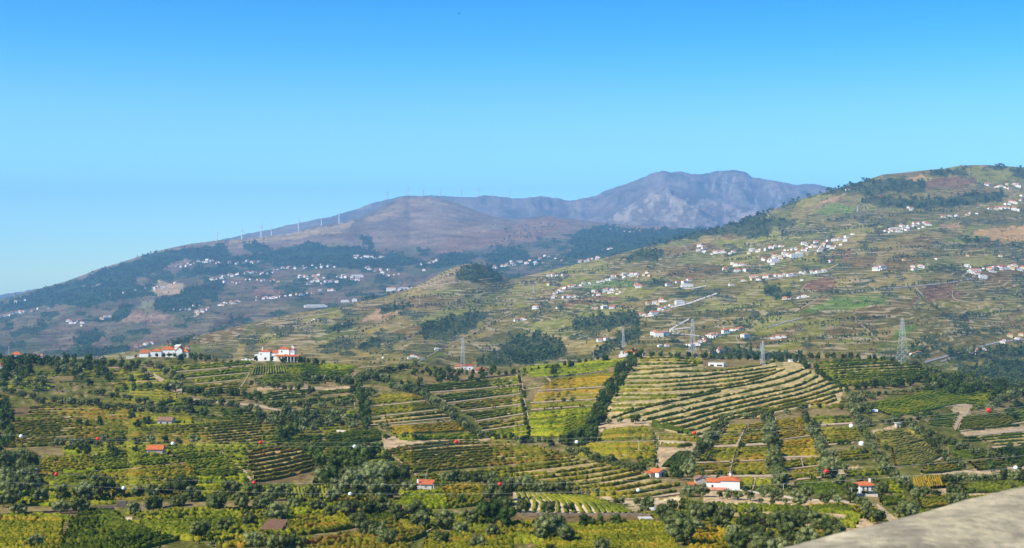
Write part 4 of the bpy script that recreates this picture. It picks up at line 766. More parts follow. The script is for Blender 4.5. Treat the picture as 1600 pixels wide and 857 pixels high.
row('d', [(600,596),(640,600),(655,604)], 10, 9, 5, "above the diagonal hedgerow"); row('o', [(403,628),(430,634),(500,633),(550,630)], 11, 13, 15, "in the dotted olive row under the dark vineyards"); row('o', [(412,602),(440,606),(472,603)], 11, 12, 8, "in the dotted row above the dark vineyards"); singles('d', [(486,611,16)], "alone between the dark vineyards")
blob('o', 398, 642, 572, 662, 34, 15, "in the loose olive grove at centre left"); row('o', [(400,648),(470,655),(570,668)], 15, 15, 14, "in the lower line of the centre-left grove"); singles('d', [(438,678,20),(455,676,24),(446,682,18)], "in the dark clump above the striped fields")
singles('o', [(470,673,17),(488,668,17),(505,660,16),(520,658,16),(604,683,12),(630,681,12),(648,682,13),(658,683,11),(766,679,14)], "along the sandy track at the centre")
row('d', [(755,680),(800,684),(850,690),(900,690)], 11, 14, 18, "in the row below the bright green vineyard"); row('d', [(812,590),(820,640),(827,684)], 7, 9, 14, "along the path left of the golden vineyards"); singles('o', [(881,626,9),(895,625,10)], "among the golden vineyards")
row('o', [(892,703),(920,708),(958,721)], 14, 15, 12, "in the hedge above the long curved rows"); row('o', [(970,726),(1000,730),(1018,738)], 13, 13, 9, "in the hedge left of the gabled cottage"); row('d', [(1020,680),(1026,700),(1024,720)], 6, 7, 8, "on the wall left of the small terraces")
row('d', [(650,583),(690,577),(712,583),(760,583),(800,584)], 9, 9, 16, "in the scrub around the cream crest houses"); blob('d', 655, 583, 760, 596, 16, 11, "in the scrub below the cream crest houses"); singles('d', [(769,577,16),(753,580,10),(700,575,10)], "beside the cream crest houses")
row('d', [(790,583),(870,572),(945,560)], 6, 8, 16, "on the crest left of the white crest house"); singles('d', [(945,561,12),(865,580,12),(893,570,12)], "in the golden crest vineyard")
row('d', [(1010,553),(1060,556),(1110,556),(1170,556),(1232,560)], 8, 10, 34, "on the crest above the terraced hill", double=True); row('d', [(1232,556),(1290,554),(1340,556),(1390,562)], 9, 9, 26, "on the crest left of the right-hand pylon", double=True)
row('d', [(440,562),(475,562),(505,566)], 9, 8, 10, "on the crest right of the hilltop villa"); singles('d', [(469,555,9),(469,548,7),(425,556,8),(400,560,8),(493,566,10)], "close to the hilltop villa"); row('d', [(296,556),(335,561)], 9, 7, 6, "right of the long orange-roofed estate"); singles('d', [(245,551,6),(256,551,6),(265,552,7),(273,553,7),(283,560,12),(306,560,9),(212,556,5)], "in front of the long orange-roofed estate")
row('d', [(0,560),(60,563)], 10, 10, 9, "beside the top-left rooftops"); row('o', [(1240,660),(1240,660)], 4, 4, 1, "tiny tree in the grid vineyards")
row('o', [(300,560),(372,567)], 8, 8, 7, "on the rim above the villa vineyards"); singles('o', [(393,600,10),(405,598,12)], "below the villa vineyards"); singles('d', [(1455,726,10),(1385,700,9),(1345,707,10),(1352,706,11),(1332,703,9),(1318,692,9),(1310,692,9),(1325,691,10)], "small dark bush in the right vineyards")
def instancer(name, pts, scl, ids, protos, mat=None, kind='stuff'):
    c = bpy.data.collections.new(name + '_kinds')
    for k, me in enumerate(protos):
        o = bpy.data.objects.new(f"{name}_kind_{k:02d}", me); c.objects.link(o)
    me = bpy.data.meshes.new(name); me.vertices.add(len(pts)); me.vertices.foreach_set('co', np.asarray(pts, np.float32).ravel())
    for nme, typ, dat in (('scl', 'FLOAT', scl), ('rz', 'FLOAT', RNG.random(len(pts)) * 6.28), ('pid', 'INT', ids)):
        a = me.attributes.new(nme, typ, 'POINT'); a.data.foreach_set('value', np.asarray(dat))
    ng = bpy.data.node_groups.new(name, 'GeometryNodeTree'); ng.interface.new_socket('Geometry', in_out='INPUT', socket_type='NodeSocketGeometry'); ng.interface.new_socket('Geometry', in_out='OUTPUT', socket_type='NodeSocketGeometry')
    N = ng.nodes; Lk = ng.links; gi = N.new('NodeGroupInput'); go = N.new('NodeGroupOutput'); ip = N.new('GeometryNodeInstanceOnPoints'); ci = N.new('GeometryNodeCollectionInfo')
    ci.inputs['Collection'].default_value = c; ci.inputs['Separate Children'].default_value = True; ci.inputs['Reset Children'].default_value = True
    def attr(n, t):
        q = N.new('GeometryNodeInputNamedAttribute'); q.data_type = t; q.inputs['Name'].default_value = n; return [s for s in q.outputs if s.enabled and s.name == 'Attribute'][0]
    Lk.new(gi.outputs[0], ip.inputs['Points']); Lk.new(ci.outputs[0], ip.inputs['Instance']); ip.inputs['Pick Instance'].default_value = True
    Lk.new(attr('pid', 'INT'), ip.inputs['Instance Index']); Lk.new(attr('scl', 'FLOAT'), ip.inputs['Scale'])
    cx = N.new('ShaderNodeCombineXYZ'); Lk.new(attr('rz', 'FLOAT'), cx.inputs[2]); Lk.new(cx.outputs[0], ip.inputs['Rotation']); Lk.new(ip.outputs[0], go.inputs[0])
    o = bpy.data.objects.new(name, me); COL.objects.link(o); md = o.modifiers.new('scatter', 'NODES'); md.node_group = ng
    o['kind'] = kind; return o
def merged(crown, trunk):
    """crown and trunk as one mesh, for the trees too many to be individuals"""
    import bmesh
    bm = bmesh.new(); bm.from_mesh(crown); nf = len(bm.faces); bm.from_mesh(trunk); bm.faces.ensure_lookup_table()
    for f in bm.faces[nf:]: f.material_index = 1
    me = bpy.data.meshes.new('whole_tree'); bm.to_mesh(me); bm.free(); me.materials.append(crown.materials[0]); me.materials.append(M['bark']); return me
rest = {'o': [], 'd': []}
for kind, nmn, nice, grp in (('o', 'olive_tree', 'olive tree', 'olive trees of the near slopes'), ('d', 'leafy_tree', 'leafy tree', 'dark leafy trees of the near slopes')):
    ts = sorted([t for t in TREES if t[0] == kind], key=lambda t: -t[3])
    xs = np.array([t[1] for t in ts]); ws = np.array([t[3] for t in ts]); ys = np.array([t[2] for t in ts]) + 0.42 * ws
    pos = at(xs, ys, 0)
    for i, (t, p) in enumerate(zip(ts, pos)):
        S = t[3] * p[1] / F
        if i >= 300: rest[kind].append((p, S)); continue
        big = t[3] > 19; cr = random.choice((OL_N if big else OL_M) if kind == 'o' else (DK_N if big else DK_M))
        e = empty(nmn, p, random.uniform(0, 6.28)); q = 0.86 * S; e.scale = (q * random.uniform(0.92, 1.12), q, q * random.uniform(0.85, 1.1))
        link(bpy.data.objects.new('crown', cr), e); link(bpy.data.objects.new('trunk', random.choice(TRK)), e)
        size = 'large' if t[3] > 28 else 'medium' if t[3] > 17 else 'small'
        reg(e, f"{size} {nice} {t[4]}", 'tree', t[1], t[2], grp)
for kind, nmn, pr in (('o', 'small_olive_trees', OL_M), ('d', 'small_leafy_trees', DK_M)):
    if rest[kind]:
        r = rest[kind]; o = instancer(nmn, [a for a, _ in r], [0.86 * b for _, b in r], RNG.integers(0, len(pr), len(r)), [merged(c, TRK[i % 5]) for i, c in enumerate(pr)])
        o['label'] = f"the many small {'silvery olive' if kind == 'o' else 'dark leafy'} trees dotted over the near vineyards"; o['category'] = 'trees'
# small scrub along banks and between fields of the near slope
nS = 2600; sx = RNG.uniform(-20, 1620, nS * 3); sy = RNG.uniform(560, 857, nS * 3)
k = (fbm(sx / 30, sy / 14 + 3, 3) > 0.15); infield = np.zeros(len(sx), bool)
for V in VY: 
    for a, b in zip(V[4][:-1], V[4][1:]): infield |= inpoly(sx, sy, list(a) + list(b)[::-1])
infield |= inpoly(sx, sy, HILLPOLY)
for c, poly in COVER_A: infield |= inpoly(sx, sy, poly)
k &= ~infield; sx, sy = sx[k][:nS], sy[k][:nS]; p = at(sx, sy); ok = p[:, 1] < 1200; p = p[ok]
SHR = crown_set(M['dg'], 6, 160, 0.09, range(41, 45), cz=0.35) + crown_set(M['olive'], 6, 160, 0.09, range(45, 47), cz=0.35)
o = instancer('scrub', p, RNG.uniform(0.6, 2.4, len(p)), RNG.integers(0, 6, len(p)), SHR); o['label'] = 'low green scrub on banks and between vineyards'; o['category'] = 'scrub'
# ------------------------------------------------------------ woods and dotted trees of the far slopes
BL = crown_set(M['wood'], 5, 60, 0.13, range(51, 56), shape=(0.42, 0.42, 0.5), cz=0.5); BLD = crown_set(M['olive'], 4, 40, 0.13, range(61, 63), cz=0.45) + crown_set(M['wood'], 4, 40, 0.13, range(63, 66), cz=0.45)
def fill(polys, layer, dens):
    A = []
    for poly in polys:
        q = np.array(poly, float); x0, y0 = q.min(0); x1, y1 = q.max(0); n = int((x1 - x0) * (y1 - y0) * dens)
        x = RNG.uniform(x0, x1, n); y = RNG.uniform(y0, y1, n); m = inpoly(x + 5 * fbm(x / 9, y / 6, 3), y + 3 * fbm(x / 10 + 30, y / 5, 3), poly) & (fbm(x / 12 + 20, y / 4, 3) > -0.12); x = x[m]; y = y[m]; k = len(x) // 6; A.append(np.stack([x, y], 1)); A.append(np.stack([x[:k] + RNG.normal(size=k) * 9, y[:k] + RNG.normal(size=k) * 3], 1))
    A = np.concatenate(A); p = at(A[:, 0], A[:, 1], layer); return p
HB = [[(1125,495),(1160,483),(1195,470)],[(1130,506),(1180,498),(1222,493)],[(1150,514),(1225,500)],[(1250,484),(1262,474),(1285,464)],[(1250,456),(1300,459),(1345,459),(1380,451),(1440,444),(1500,440),(1530,433)],[(1450,421),(1500,417),(1512,416)],[(1422,452),(1450,475),(1480,495),(1515,518),(1540,528)],[(1200,490),(1245,490)],[(1225,404),(1262,409),(1298,412)],[(1346,507),(1360,518),(1376,532)],[(880,474),(950,474)],[(905,470),(960,480),(990,484)],[(1080,517),(1140,508),(1200,500)],[(1090,491),(1140,487),(1200,479)],[(800,497),(830,482),(862,470)],[(840,492),(890,485)],[(905,506),(960,492),(985,480)],[(640,481),(700,476),(800,471)],[(690,487),(740,482),(800,478)],[(720,462),(800,450)],[(640,468),(700,462),(800,447),(860,436)],[(430,532),(480,506),(560,500)],[(560,522),(600,505),(640,485)],[(730,532),(780,502),(800,490)],[(400,537),(450,520),(470,500)],[(1100,428),(1170,424)],[(1040,432),(1085,425)],[(1380,340),(1440,332),(1500,330)],[(1290,346),(1360,340)],[(1200,372),(1300,362),(1380,352)],[(1130,408),(1190,404)],[(1320,392),(1420,388),(1500,385)],[(1395,405),(1480,400),(1560,396)],[(1380,430),(1470,424)],[(1545,470),(1600,462)],[(1500,498),(1600,485)],[(1440,500),(1520,492)],[(980,540),(1060,535)],[(600,540),(650,525),(700,512)],[(500,545),(560,530)],[(870,520),(930,508)],[(1260,510),(1330,500),(1390,497)],[(1300,530),(1390,522)],[(1200,540),(1290,528)],[(1440,530),(1520,520),(1600,512)],[(1480,388),(1600,384)],[(1010,402),(1080,400)],[(1160,384),(1230,376)],[(940,418),(985,412)],[(880,428),(950,422)]]
hp_ = [np.stack([c_[:, 0] + RNG.normal(size=len(c_)) * 1.2, c_[:, 1] + RNG.normal(size=len(c_)) * 0.6], 1)[RNG.random(len(c_)) < 0.85] for c_ in (resample(h_, step=3.2) for h_ in HB)]; hp_ = np.concatenate(hp_); p = at(hp_[:, 0], hp_[:, 1], 1)
o = instancer('hillside_hedgerows', p, (2.0 + 1.8 * RNG.random(len(p))) * np.sqrt(p[:, 1] / 900), RNG.integers(0, 5, len(p)), BL); o['label'] = 'long dotted hedgerows of dark trees crossing the village hillside'; o['category'] = 'trees'
p = fill(FOREST_B, 1, 0.15); o = instancer('hillside_wood', p, (1.9 + 4.2 * RNG.random(len(p)) ** 1.8) * np.sqrt(p[:, 1] / 900), RNG.integers(0, 5, len(p)), BL); o['label'] = 'dark woods on the village hillside'; o['category'] = 'woods'
p = fill(FOREST_C, 2, 0.3); o = instancer('mountain_wood', p, (7 + 12 * RNG.random(len(p)) ** 1.6) * p[:, 1] / 9000, RNG.integers(0, 5, len(p)), BL); o['label'] = 'dark pine woods on the wind farm mountain'; o['category'] = 'woods'
x = RNG.uniform(-30, 1630, 120000); y = RNG.uniform(256, 590, 120000); top = np.interp(x, colx, crestB); m = (y > top + 1) & (y < np.interp(x, colx, crestA)); x, y = x[m], y[m]
i, e = cells(x, y, 1); edge = (e < 0.04) & ((i // 3) % 5 < 4); grove = ((i // 11) % 7 == 0) & (np.sin(x * 1.6) > 0.2) & (RNG.random(len(x)) < 0.35); rnd = (RNG.random(len(x)) < 0.012); scr = (fbm(x / 30 + 9, y / 12, 3) > 0.42) & (RNG.random(len(x)) < 0.35)
m = edge & (RNG.random(len(x)) < 0.62) | grove | rnd | scr; x, y = x[m], y[m]; p = at(x, y, 1)
o = instancer('hillside_trees', p, (1.2 + 1.6 * RNG.random(len(p))) * np.sqrt(p[:, 1] / 900), RNG.integers(0, 5, len(p)), BLD); o['label'] = 'small trees dotted along the field edges of the village hillside'; o['category'] = 'trees'
x = RNG.uniform(-30, 1300, 26000); y = RNG.uniform(350, 566, 26000); m = (y > np.interp(x, colx, crestC) + 12) & (y < np.interp(x, colx, crestB)); x, y = x[m], y[m]
f = (fbm(x / 26 + 9, y / 10, 4) > 0.28) & (y > 398) | (fbm(x / 22 + 50, y / 9, 4) > 0.33) & (x > 760) | (RNG.random(len(x)) < 0.07) & (y > 400); x, y = x[f], y[f]; p = at(x, y, 2)
o = instancer('mountain_trees', p, (7 + 8 * RNG.random(len(p))) * p[:, 1] / 9000, RNG.integers(0, 5, len(p)), BLD); o['label'] = 'scattered trees on the lower wind farm mountain'; o['category'] = 'trees'
# ------------------------------------------------------------ buildings near by
def roof_mesh(kind, x0, x1, y0, y1, z, rise, ov, t=0.14, ridge='x'):
    b = MB(); X0, X1, Y0, Y1 = x0 - ov, x1 + ov, y0 - ov, y1 + ov; ym = (Y0 + Y1) / 2; xm = (X0 + X1) / 2; z = z - ov * rise / max(0.5, (Y1 - Y0) / 2) * 0.6
    if kind == 'flat': return b.box(X0, X1, Y0, Y1, z, z + 0.22)
    if kind == 'shed': v = [(X0,Y0,z),(X1,Y0,z),(X1,Y1,z+rise),(X0,Y1,z+rise)]; f = [(0,1,2,3)]
    elif kind == 'gable' and ridge == 'x': v = [(X0,Y0,z),(X1,Y0,z),(X1,ym,z+rise),(X0,ym,z+rise),(X1,Y1,z),(X0,Y1,z)]; f = [(0,1,2,3),(3,2,4,5)]
    elif kind == 'gable': v = [(X0,Y0,z),(X0,Y1,z),(xm,Y1,z+rise),(xm,Y0,z+rise),(X1,Y1,z),(X1,Y0,z)]; f = [(0,3,2,1),(3,5,4,2)]
    else:
        h = min((X1 - X0), (Y1 - Y0)) / 2 * 0.95
        if X1 - X0 >= Y1 - Y0: a, c = (X0 + h, ym, z + rise), (X1 - h, ym, z + rise)
        else: a, c = (xm, Y0 + h, z + rise), (xm, Y1 - h, z + rise)
        v = [(X0,Y0,z),(X1,Y0,z),(X1,Y1,z),(X0,Y1,z),a,c]
        f = [(0,1,5,4),(2,3,4,5),(1,2,5),(3,0,4)] if X1 - X0 >= Y1 - Y0 else [(0,1,4),(2,3,5),(1,2,5,4),(3,0,4,5)]
    n = len(v); vv = v + [(p[0], p[1], p[2] - t) for p in v]; edges = {}
    for q in f:
        for a, c in zip(q, q[1:] + q[:1]): edges[(a, c)] = 1
    side = [(c, a, a + n, c + n) for (a, c) in edges if (c, a) not in edges]
    return b.add(vv, list(f) + [tuple(i + n for i in q[::-1]) for q in f] + side)
def walls(x0, x1, y0, y1, z0, z1, kind='hip', rise=0, ridge='x'):
    b = MB().box(x0, x1, y0, y1, z0, z1); ym = (y0 + y1) / 2; xm = (x0 + x1) / 2; e = rise - 0.12
    if kind == 'gable' and e > 0.1:
        if ridge == 'x': b.add([(x0,y0,z1),(x0,y1,z1),(x0,ym,z1+e),(x1,y0,z1),(x1,y1,z1),(x1,ym,z1+e)], [(0,2,1),(3,4,5),(0,3,5,2),(1,2,5,4)])
        else: b.add([(x0,y0,z1),(x1,y0,z1),(xm,y0,z1+e),(x0,y1,z1),(x1,y1,z1),(xm,y1,z1+e)], [(0,1,2),(3,5,4),(0,2,5,3),(1,4,5,2)])
    return b
def vol(e, x0, x1, y0, y1, z0, z1, wall, roof=None, rmat=None, rise=1.2, ridge='x', ov=0.35, wins=()):
    k = roof or 'flat'; walls(x0, x1, y0, y1, z0, z1, k, rise if roof == 'gable' else 0, ridge).build('wall', M[wall], e)
    if roof: roof_mesh(roof, x0, x1, y0, y1, z1 + 0.02, rise, ov, ridge=ridge).build('roof', M[rmat], e)
    for w in wins:
        fx, fz, ww, wh, ty = w[:5]; face = w[5] if len(w) > 5 else 'f'
        b = MB(); g = MB()
        if face == 'f': cx = x0 + (x1 - x0) * fx; org = (cx, y0, z0 + (z1 - z0) * fz); rz = 0
        elif face == 'l': org = (x0, y0 + (y1 - y0) * fx, z0 + (z1 - z0) * fz); rz = -math.pi / 2
        else: org = (x1, y0 + (y1 - y0) * fx, z0 + (z1 - z0) * fz); rz = math.pi / 2
        nm_ = {'w': 'window', 'd': 'door', 'o': 'opening', 's': 'window'}[ty]; t = 0.09
        b.box(-ww/2 - t, ww/2 + t, -0.05, 0.01, wh, wh + t).box(-ww/2 - t, ww/2 + t, -0.07, 0.01, -t, 0).box(-ww/2 - t, -ww/2, -0.05, 0.01, 0, wh).box(ww/2, ww/2 + t, -0.05, 0.01, 0, wh)
        g.box(-ww/2, ww/2, -0.02, 0.005, 0, wh)
        o = b.build(nm_, M['concrete'] if ty != 'd' else M['door'], e); o.location = org; o.rotation_euler = (0, 0, rz)
        g.build({'w': 'pane', 'd': 'door_leaf', 'o': 'interior_shade_panel', 's': 'shutter'}[ty], M[{'w': 'glass', 'd': 'door', 'o': 'glass', 's': 'shutter'}[ty]], o)  # openings get a flat dark panel, the shade inside put in as colour
def site(name, label, cat, px, py, rz=0, group=None, layer=0):
    p = P(px, py, layer); e = empty(name, p, rz); reg(e, label, cat, px, py, group); return e, p.y / F
# long white farmhouse
e, k = site('farmhouse', "long white farmhouse with a hipped orange tile roof beside the vineyard grid", 'house', 1130, 766.5, math.radians(-7))
W = 51 * k; vol(e, -W*.12, W/2, 0, 6.2, -1.2, 3.0, 'white', 'hip', 'roof', 1.0, ov=0.25, wins=[(0.5, 0.35, 0.9, 1.7, 'd', 'r')]); vol(e, -W/2, -W*.12 - .01, 0.004, 5.4, -1.2, 2.55, 'white', 'gable', 'roof', 0.75, ov=0.22, wins=[(0.45, 0.55, 0.5, 0.75, 'w')]); MB().box(W*.2, W*.2+.5, 4.2, 4.8, 3.3, 4.6).build('chimney', M['white'], e)
vol(e, -W/2 - 1.0, -W/2 + 5.5, -2.0, -0.15, -2.0, 0.5, 'pale_wall', 'shed', 'roof4', 0.5)
MB().box(-W/2+6, W/2-2, -2.6, -2.3, -1.5, -0.4).build('terrace_wall', M['stone'], e)
e, k = site('shed', "small tiled shed with an orange lean-to left of the long white farmhouse", 'shed', 1095, 760); vol(e, -1.6, 2.0, 0, 4, -1, 2.2, 'stone', 'gable', 'roof3', 0.9, ridge='y'); vol(e, -3.6, -1.2, -0.8, 2, -1, 0.6, 'stone', 'shed', 'roof', 0.5)
# two-storey white house
e, k = site('house', "two-storey white house with grey shutters and an orange hipped roof", 'house', 1356.5, 775, math.radians(3)); W = 25.5 * k
vol(e, -W/2, W/2, 0, 5, -0.6, 3.1, 'white', 'hip', 'roof', 0.85, wins=[(0.2, 0.58, 0.45, 1.0, 'w'), (0.46, 0.58, 0.45, 1.0, 'w'), (0.74, 0.58, 0.45, 1.0, 'w'), (0.38, 0.12, 0.6, 1.3, 'd'), (0.70, 0.3, 0.45, 0.35, 'w')])
MB().box(-W/2+0.25, W/2-0.25, -0.7, -0.02, 1.35, 1.45).build('balcony', M['shutter'], e)
b = MB(); b.bar((-W/2+0.3, -0.68, 2.05), (W/2-0.3, -0.68, 2.05), 0.04)
for q in range(15): b.bar((-W/2+0.3 + q*(W-0.6)/14, -0.68, 1.45), (-W/2+0.3 + q*(W-0.6)/14, -0.68, 2.05), 0.02)
b.build('railing', M['shutter'], e); MB().box(W/2-1.1, W/2-0.6, 3.2, 3.7, 3.3, 4.5).build('chimney', M['white'], e)
# stone hut with chimney
e, k = site('stone_hut', "grey stone hut with an orange roof, chimney and rooftop aerial beside the olive clump", 'hut', 663, 768.5, math.radians(-8)); W = 23 * k
vol(e, -W/2, W/2, 0, 3.8, -0.5, 2.35, 'concrete', 'shed', 'roof', 0.75, wins=[(0.6, 0.62, 0.6, 0.35, 'w'), (0.5, 0.2, 0.8, 1.6, 'd', 'r')])
MB().box(-W/2-0.15, -W/2+0.3, 0.4, 1.0, -0.3, 3.5).build('chimney', M['white'], e)
b = MB(); b.bar((0, 2.5, 2.6), (0, 2.5, 4.8), 0.05).bar((0, 2.5, 4.6), (-1.6, 2.5, 4.5), 0.04).bar((0, 2.5, 4.6), (0.4, 2.5, 5.7), 0.05); b.build('aerial', M['steel'], e)
for q in (-W/2 + 0.9, W/2 + 0.5): MB().box(q, q + 0.16, -0.15, 0.02, -0.3, 2.1).build('buttress', M['white'], e)
# barns and huts
e, k = site('stone_barn', "small stone barn with a bright orange-red roof in the left vineyards", 'barn', 241.5, 711.5, math.radians(4)); W = 24 * k
vol(e, -W/2, W/2, 0, 5, -0.6, 2.3, 'stone', 'gable', 'roof', 1.5, wins=[(0.15, 0.15, 0.8, 1.5, 'o')])
e, k = site('stone_hut', "low stone hut with a weathered brown roof on the upper-left terraces", 'hut', 257, 663, math.radians(-6)); W = 23 * k
vol(e, -W/2, W/2, 0, 5, -0.5, 1.9, 'stone', 'gable', 'roof3', 1.6, wins=[(0.25, 0.15, 0.9, 1.3, 'o'), (0.7, 0.15, 0.9, 1.3, 'o')])
e, k = site('cottage', "gabled white cottage with a red roof at the end of the long curved rows", 'cottage', 1035, 746, math.radians(35)); W = 16 * k
vol(e, -W/2, W/2, 0, 4.5, -0.6, 1.8, 'white', 'gable', 'roof', 0.9, ridge='y', wins=[(0.5, 0.2, 0.8, 1.6, 'o'), (0.2, 0.45, 0.4, 0.5, 'w')]); vol(e, -W/2-1.6, -W/2-0.1, 2, 5, -0.6, 1.3, 'stone', 'shed', 'roof', 0.3)
e, k = site('shed', "open dark shed under a big rusty brown roof near the bottom edge", 'shed', 424, 833, math.radians(-12)); W = 30 * k
vol(e, -W/2, W/2, 0, 3.6, -1.0, 1.0, 'drystone', 'shed', 'rust', 1.6)
e, k = site('hut', "orange-walled hut half hidden by olives left of the olive clump", 'hut', 514, 780, math.radians(-20)); vol(e, -1.1, 1.1, 0, 2.5, -0.4, 1.3, 'roof4', 'gable', 'roof', 0.5)
e, k = site('hut', "little white block hut with a dark roof among the olives", 'hut', 574, 797, 0.05); vol(e, -0.9, 0.9, 0, 2, -0.4, 1.25, 'white', 'shed', 'rust', 0.6); MB().box(-1.7, -0.95, 0, 1.2, -0.3, 0.7).build('side_wall', M['roof2'], e)
e, k = site('shack', "open-fronted white shack with a flat roof beside the brown bank", 'shack', 1010, 817.5, 0.1); vol(e, -1.3, 1.2, 0, 2, -0.4, 0.9, 'white', 'flat', 'concrete', 0, wins=[(0.6, 0.35, 1.4, 0.55, 'o')])
e, k = site('shack', "small pale roof peeping out of the olives above the white shack", 'shack', 1026, 801, 0.3); vol(e, -0.9, 0.9, 0, 1.6, -0.5, 0.7, 'concrete', 'shed', 'concrete', 0.4)
e, k = site('tank_hut', "white concrete hut with dark openings on the crest of the terraced hill", 'hut', 1118, 573, math.radians(-25)); vol(e, -5.5, 6, 0, 6, -1, 2.6, 'white', 'flat', 'concrete', 0, wins=[(0.25, 0.35, 3.0, 1.2, 'o'), (0.75, 0.35, 4.2, 1.2, 'o')])
e, k = site('hut', "low white hut below the brown pylon on the right crest", 'hut', 1241, 566, 0.1); vol(e, -3.5, 3.5, 0, 4, -0.8, 1.8, 'white', 'flat', 'concrete', 0, wins=[(0.6, 0.3, 2.2, 0.9, 'o')])
e, k = site('stone_hut', "square pale stone pillar hut at the head of the hedgerow on the right", 'hut', 1404, 668, 0.2); vol(e, -1.1, 1.1, 0, 2, -0.4, 1.9, 'pale_wall', 'flat', 'concrete', 0, wins=[(0.4, 0.2, 0.5, 1.0, 'o')])
e, k = site('stone_tower', "square drystone wall block among the lower-left olives", 'wall', 190, 793, 0.15); MB().box(-1.3, 1.3, 0, 2.0, -0.8, 1.6).build('wall', M['drystone'], e); MB().box(-6.5, -1.35, 0.3, 0.8, -0.6, 0.5).build('side_wall', M['drystone'], e)
e, k = site('shelter', "blue-grey sheet shelter at the edge of the sloping bright vineyard", 'shelter', 1362, 645, -0.2)
MB().add([(-3.2,-1.2,0.9),(3.2,-1.2,0.7),(3.4,1.4,1.7),(-3.0,1.4,1.9),(-3.2,-1.2,0.8),(3.2,-1.2,0.6),(3.4,1.4,1.6),(-3.0,1.4,1.8)], [(0,1,2,3),(7,6,5,4),(0,4,5,1),(1,5,6,2),(2,6,7,3),(3,7,4,0)]).build('roof_sheet', M['tarp'], e)
for sx_, sy_ in ((-3,-1.1),(3,-1.1),(-2.9,1.3),(3.1,1.3)): MB().box(sx_-.06, sx_+.06, sy_-.06, sy_+.06, -0.4, 0.75 if sy_ < 0 else 1.6).build('post', M['bark'], e)
e, k = site('covered_heap', "white tarpaulin over a heap between hedgerow and bush rows on the right", 'tarpaulin', 1346, 696, 0)
v = []; f = []
for j in range(5):
    for i in range(10):
        a = i * 0.628; r_ = [1.35, 1.3, 1.05, 0.6, 0.05][j] * (1 + 0.12 * random.uniform(-1, 1)); v.append((r_ * math.cos(a), r_ * math.sin(a), [-0.3, 0.7, 1.3, 1.65, 1.75][j] + random.uniform(-.06, .06)))
for j in range(4):
    for i in range(10): f.append((j*10+i, j*10+(i+1)%10, j*10+10+(i+1)%10, j*10+10+i))
MB().add(v, f).build('tarpaulin', M['white'], e)
# hilltop villa
e, k = site('villa', "white multi-level hilltop villa with orange roofs and a curved terrace", 'villa', 436, 562, math.radians(-6))
def X(px): return (px - 436) * k
vol(e, X(401), X(419), 4, 14, -2.5, 7.4, 'white', 'hip', 'roof', 1.7, wins=[(0.6, 0.35, 1.6, 1.8, 'o'), (0.2, 0.75, 1.0, 0.9, 'w')])
vol(e, X(419.3), X(433), 5, 13, -2, 6.3, 'white', 'shed', 'roof', 1.8); vol(e, X(433), X(450), 4, 13, -2, 9.4, 'white', 'hip', 'roof', 1.8, wins=[(0.7, 0.6, 1.8, 0.5, 'w'), (0.3, 0.78, 1.0, 1.0, 'w')])
vol(e, X(450.2), X(458), 4.6, 12, -2, 8.8, 'white', 'hip', 'roof2', 1.1, wins=[(0.3, 0.5, 1.2, 1.5, 's'), (0.7, 0.5, 1.2, 1.5, 's'), (0.5, 0.8, 2.0, 0.8, 's')])
vol(e, X(393), X(400.8), 6, 12, -2, 4.6, 'white', 'flat', 'white', 0, wins=[(0.5, 0.3, 1.5, 1.8, 'o')])
roof_mesh('shed', X(429), X(467), -1.5, 4, 4.1, 1.0, 0.2).build('porch_roof', M['roof'], e)
for q in range(8): MB().box(X(430 + q * 5.1) - .22, X(430 + q * 5.1) + .22, -1.4, -0.95, -1.0, 4.1).build('porch_pillar', M['white'], e)
MB().box(X(430), X(466), 3.6, 3.9, -1, 4).build('shaded_wall', M['cream'], e)
pts = [(X(399), -5.5), (X(406), -9), (X(420), -10.5), (X(436), -8), (X(448), -4.5), (X(450), -1.8)]
b = MB()
for a, c in zip(pts[:-1], pts[1:]):
    n_ = Vector((c[1]-a[1], -(c[0]-a[0]), 0)).normalized() * 0.3; b.add([(a[0],a[1],-3.5),(c[0],c[1],-3.5),(c[0]-n_.x,c[1]-n_.y,-3.5),(a[0]-n_.x,a[1]-n_.y,-3.5),(a[0],a[1],0.2),(c[0],c[1],0.2),(c[0]-n_.x,c[1]-n_.y,0.2),(a[0]-n_.x,a[1]-n_.y,0.2)], [(0,1,5,4),(4,5,6,7),(2,3,7,6),(1,2,6,5),(3,0,4,7),(0,3,2,1)])
b.build('terrace_wall', M['white'], e); MB().add([(p_[0], p_[1], -0.6) for p_ in pts] + [(X(450), 3.5, -0.6), (X(399), 3.5, -0.6)], [tuple(range(8))]).build('terrace', M['pale_wall'], e)
MB().box(X(405), X(405)+.8, 6, 6.8, 8.5, 10.6).build('chimney', M['white'], e); MB().box(X(452.5), X(452.5)+.8, 7, 7.8, 9, 12).build('chimney', M['white'], e); MB().box(X(455), X(455)+.6, 7, 7.8, 9, 11.6).build('chimney', M['white'], e)
for q in range(4): MB().box(X(374 + q*5.5), X(378 + q*5.5), 2, 4, -2, 1.2 + 0.5 * (q % 2)).build('garden_wall', M['white'], e)
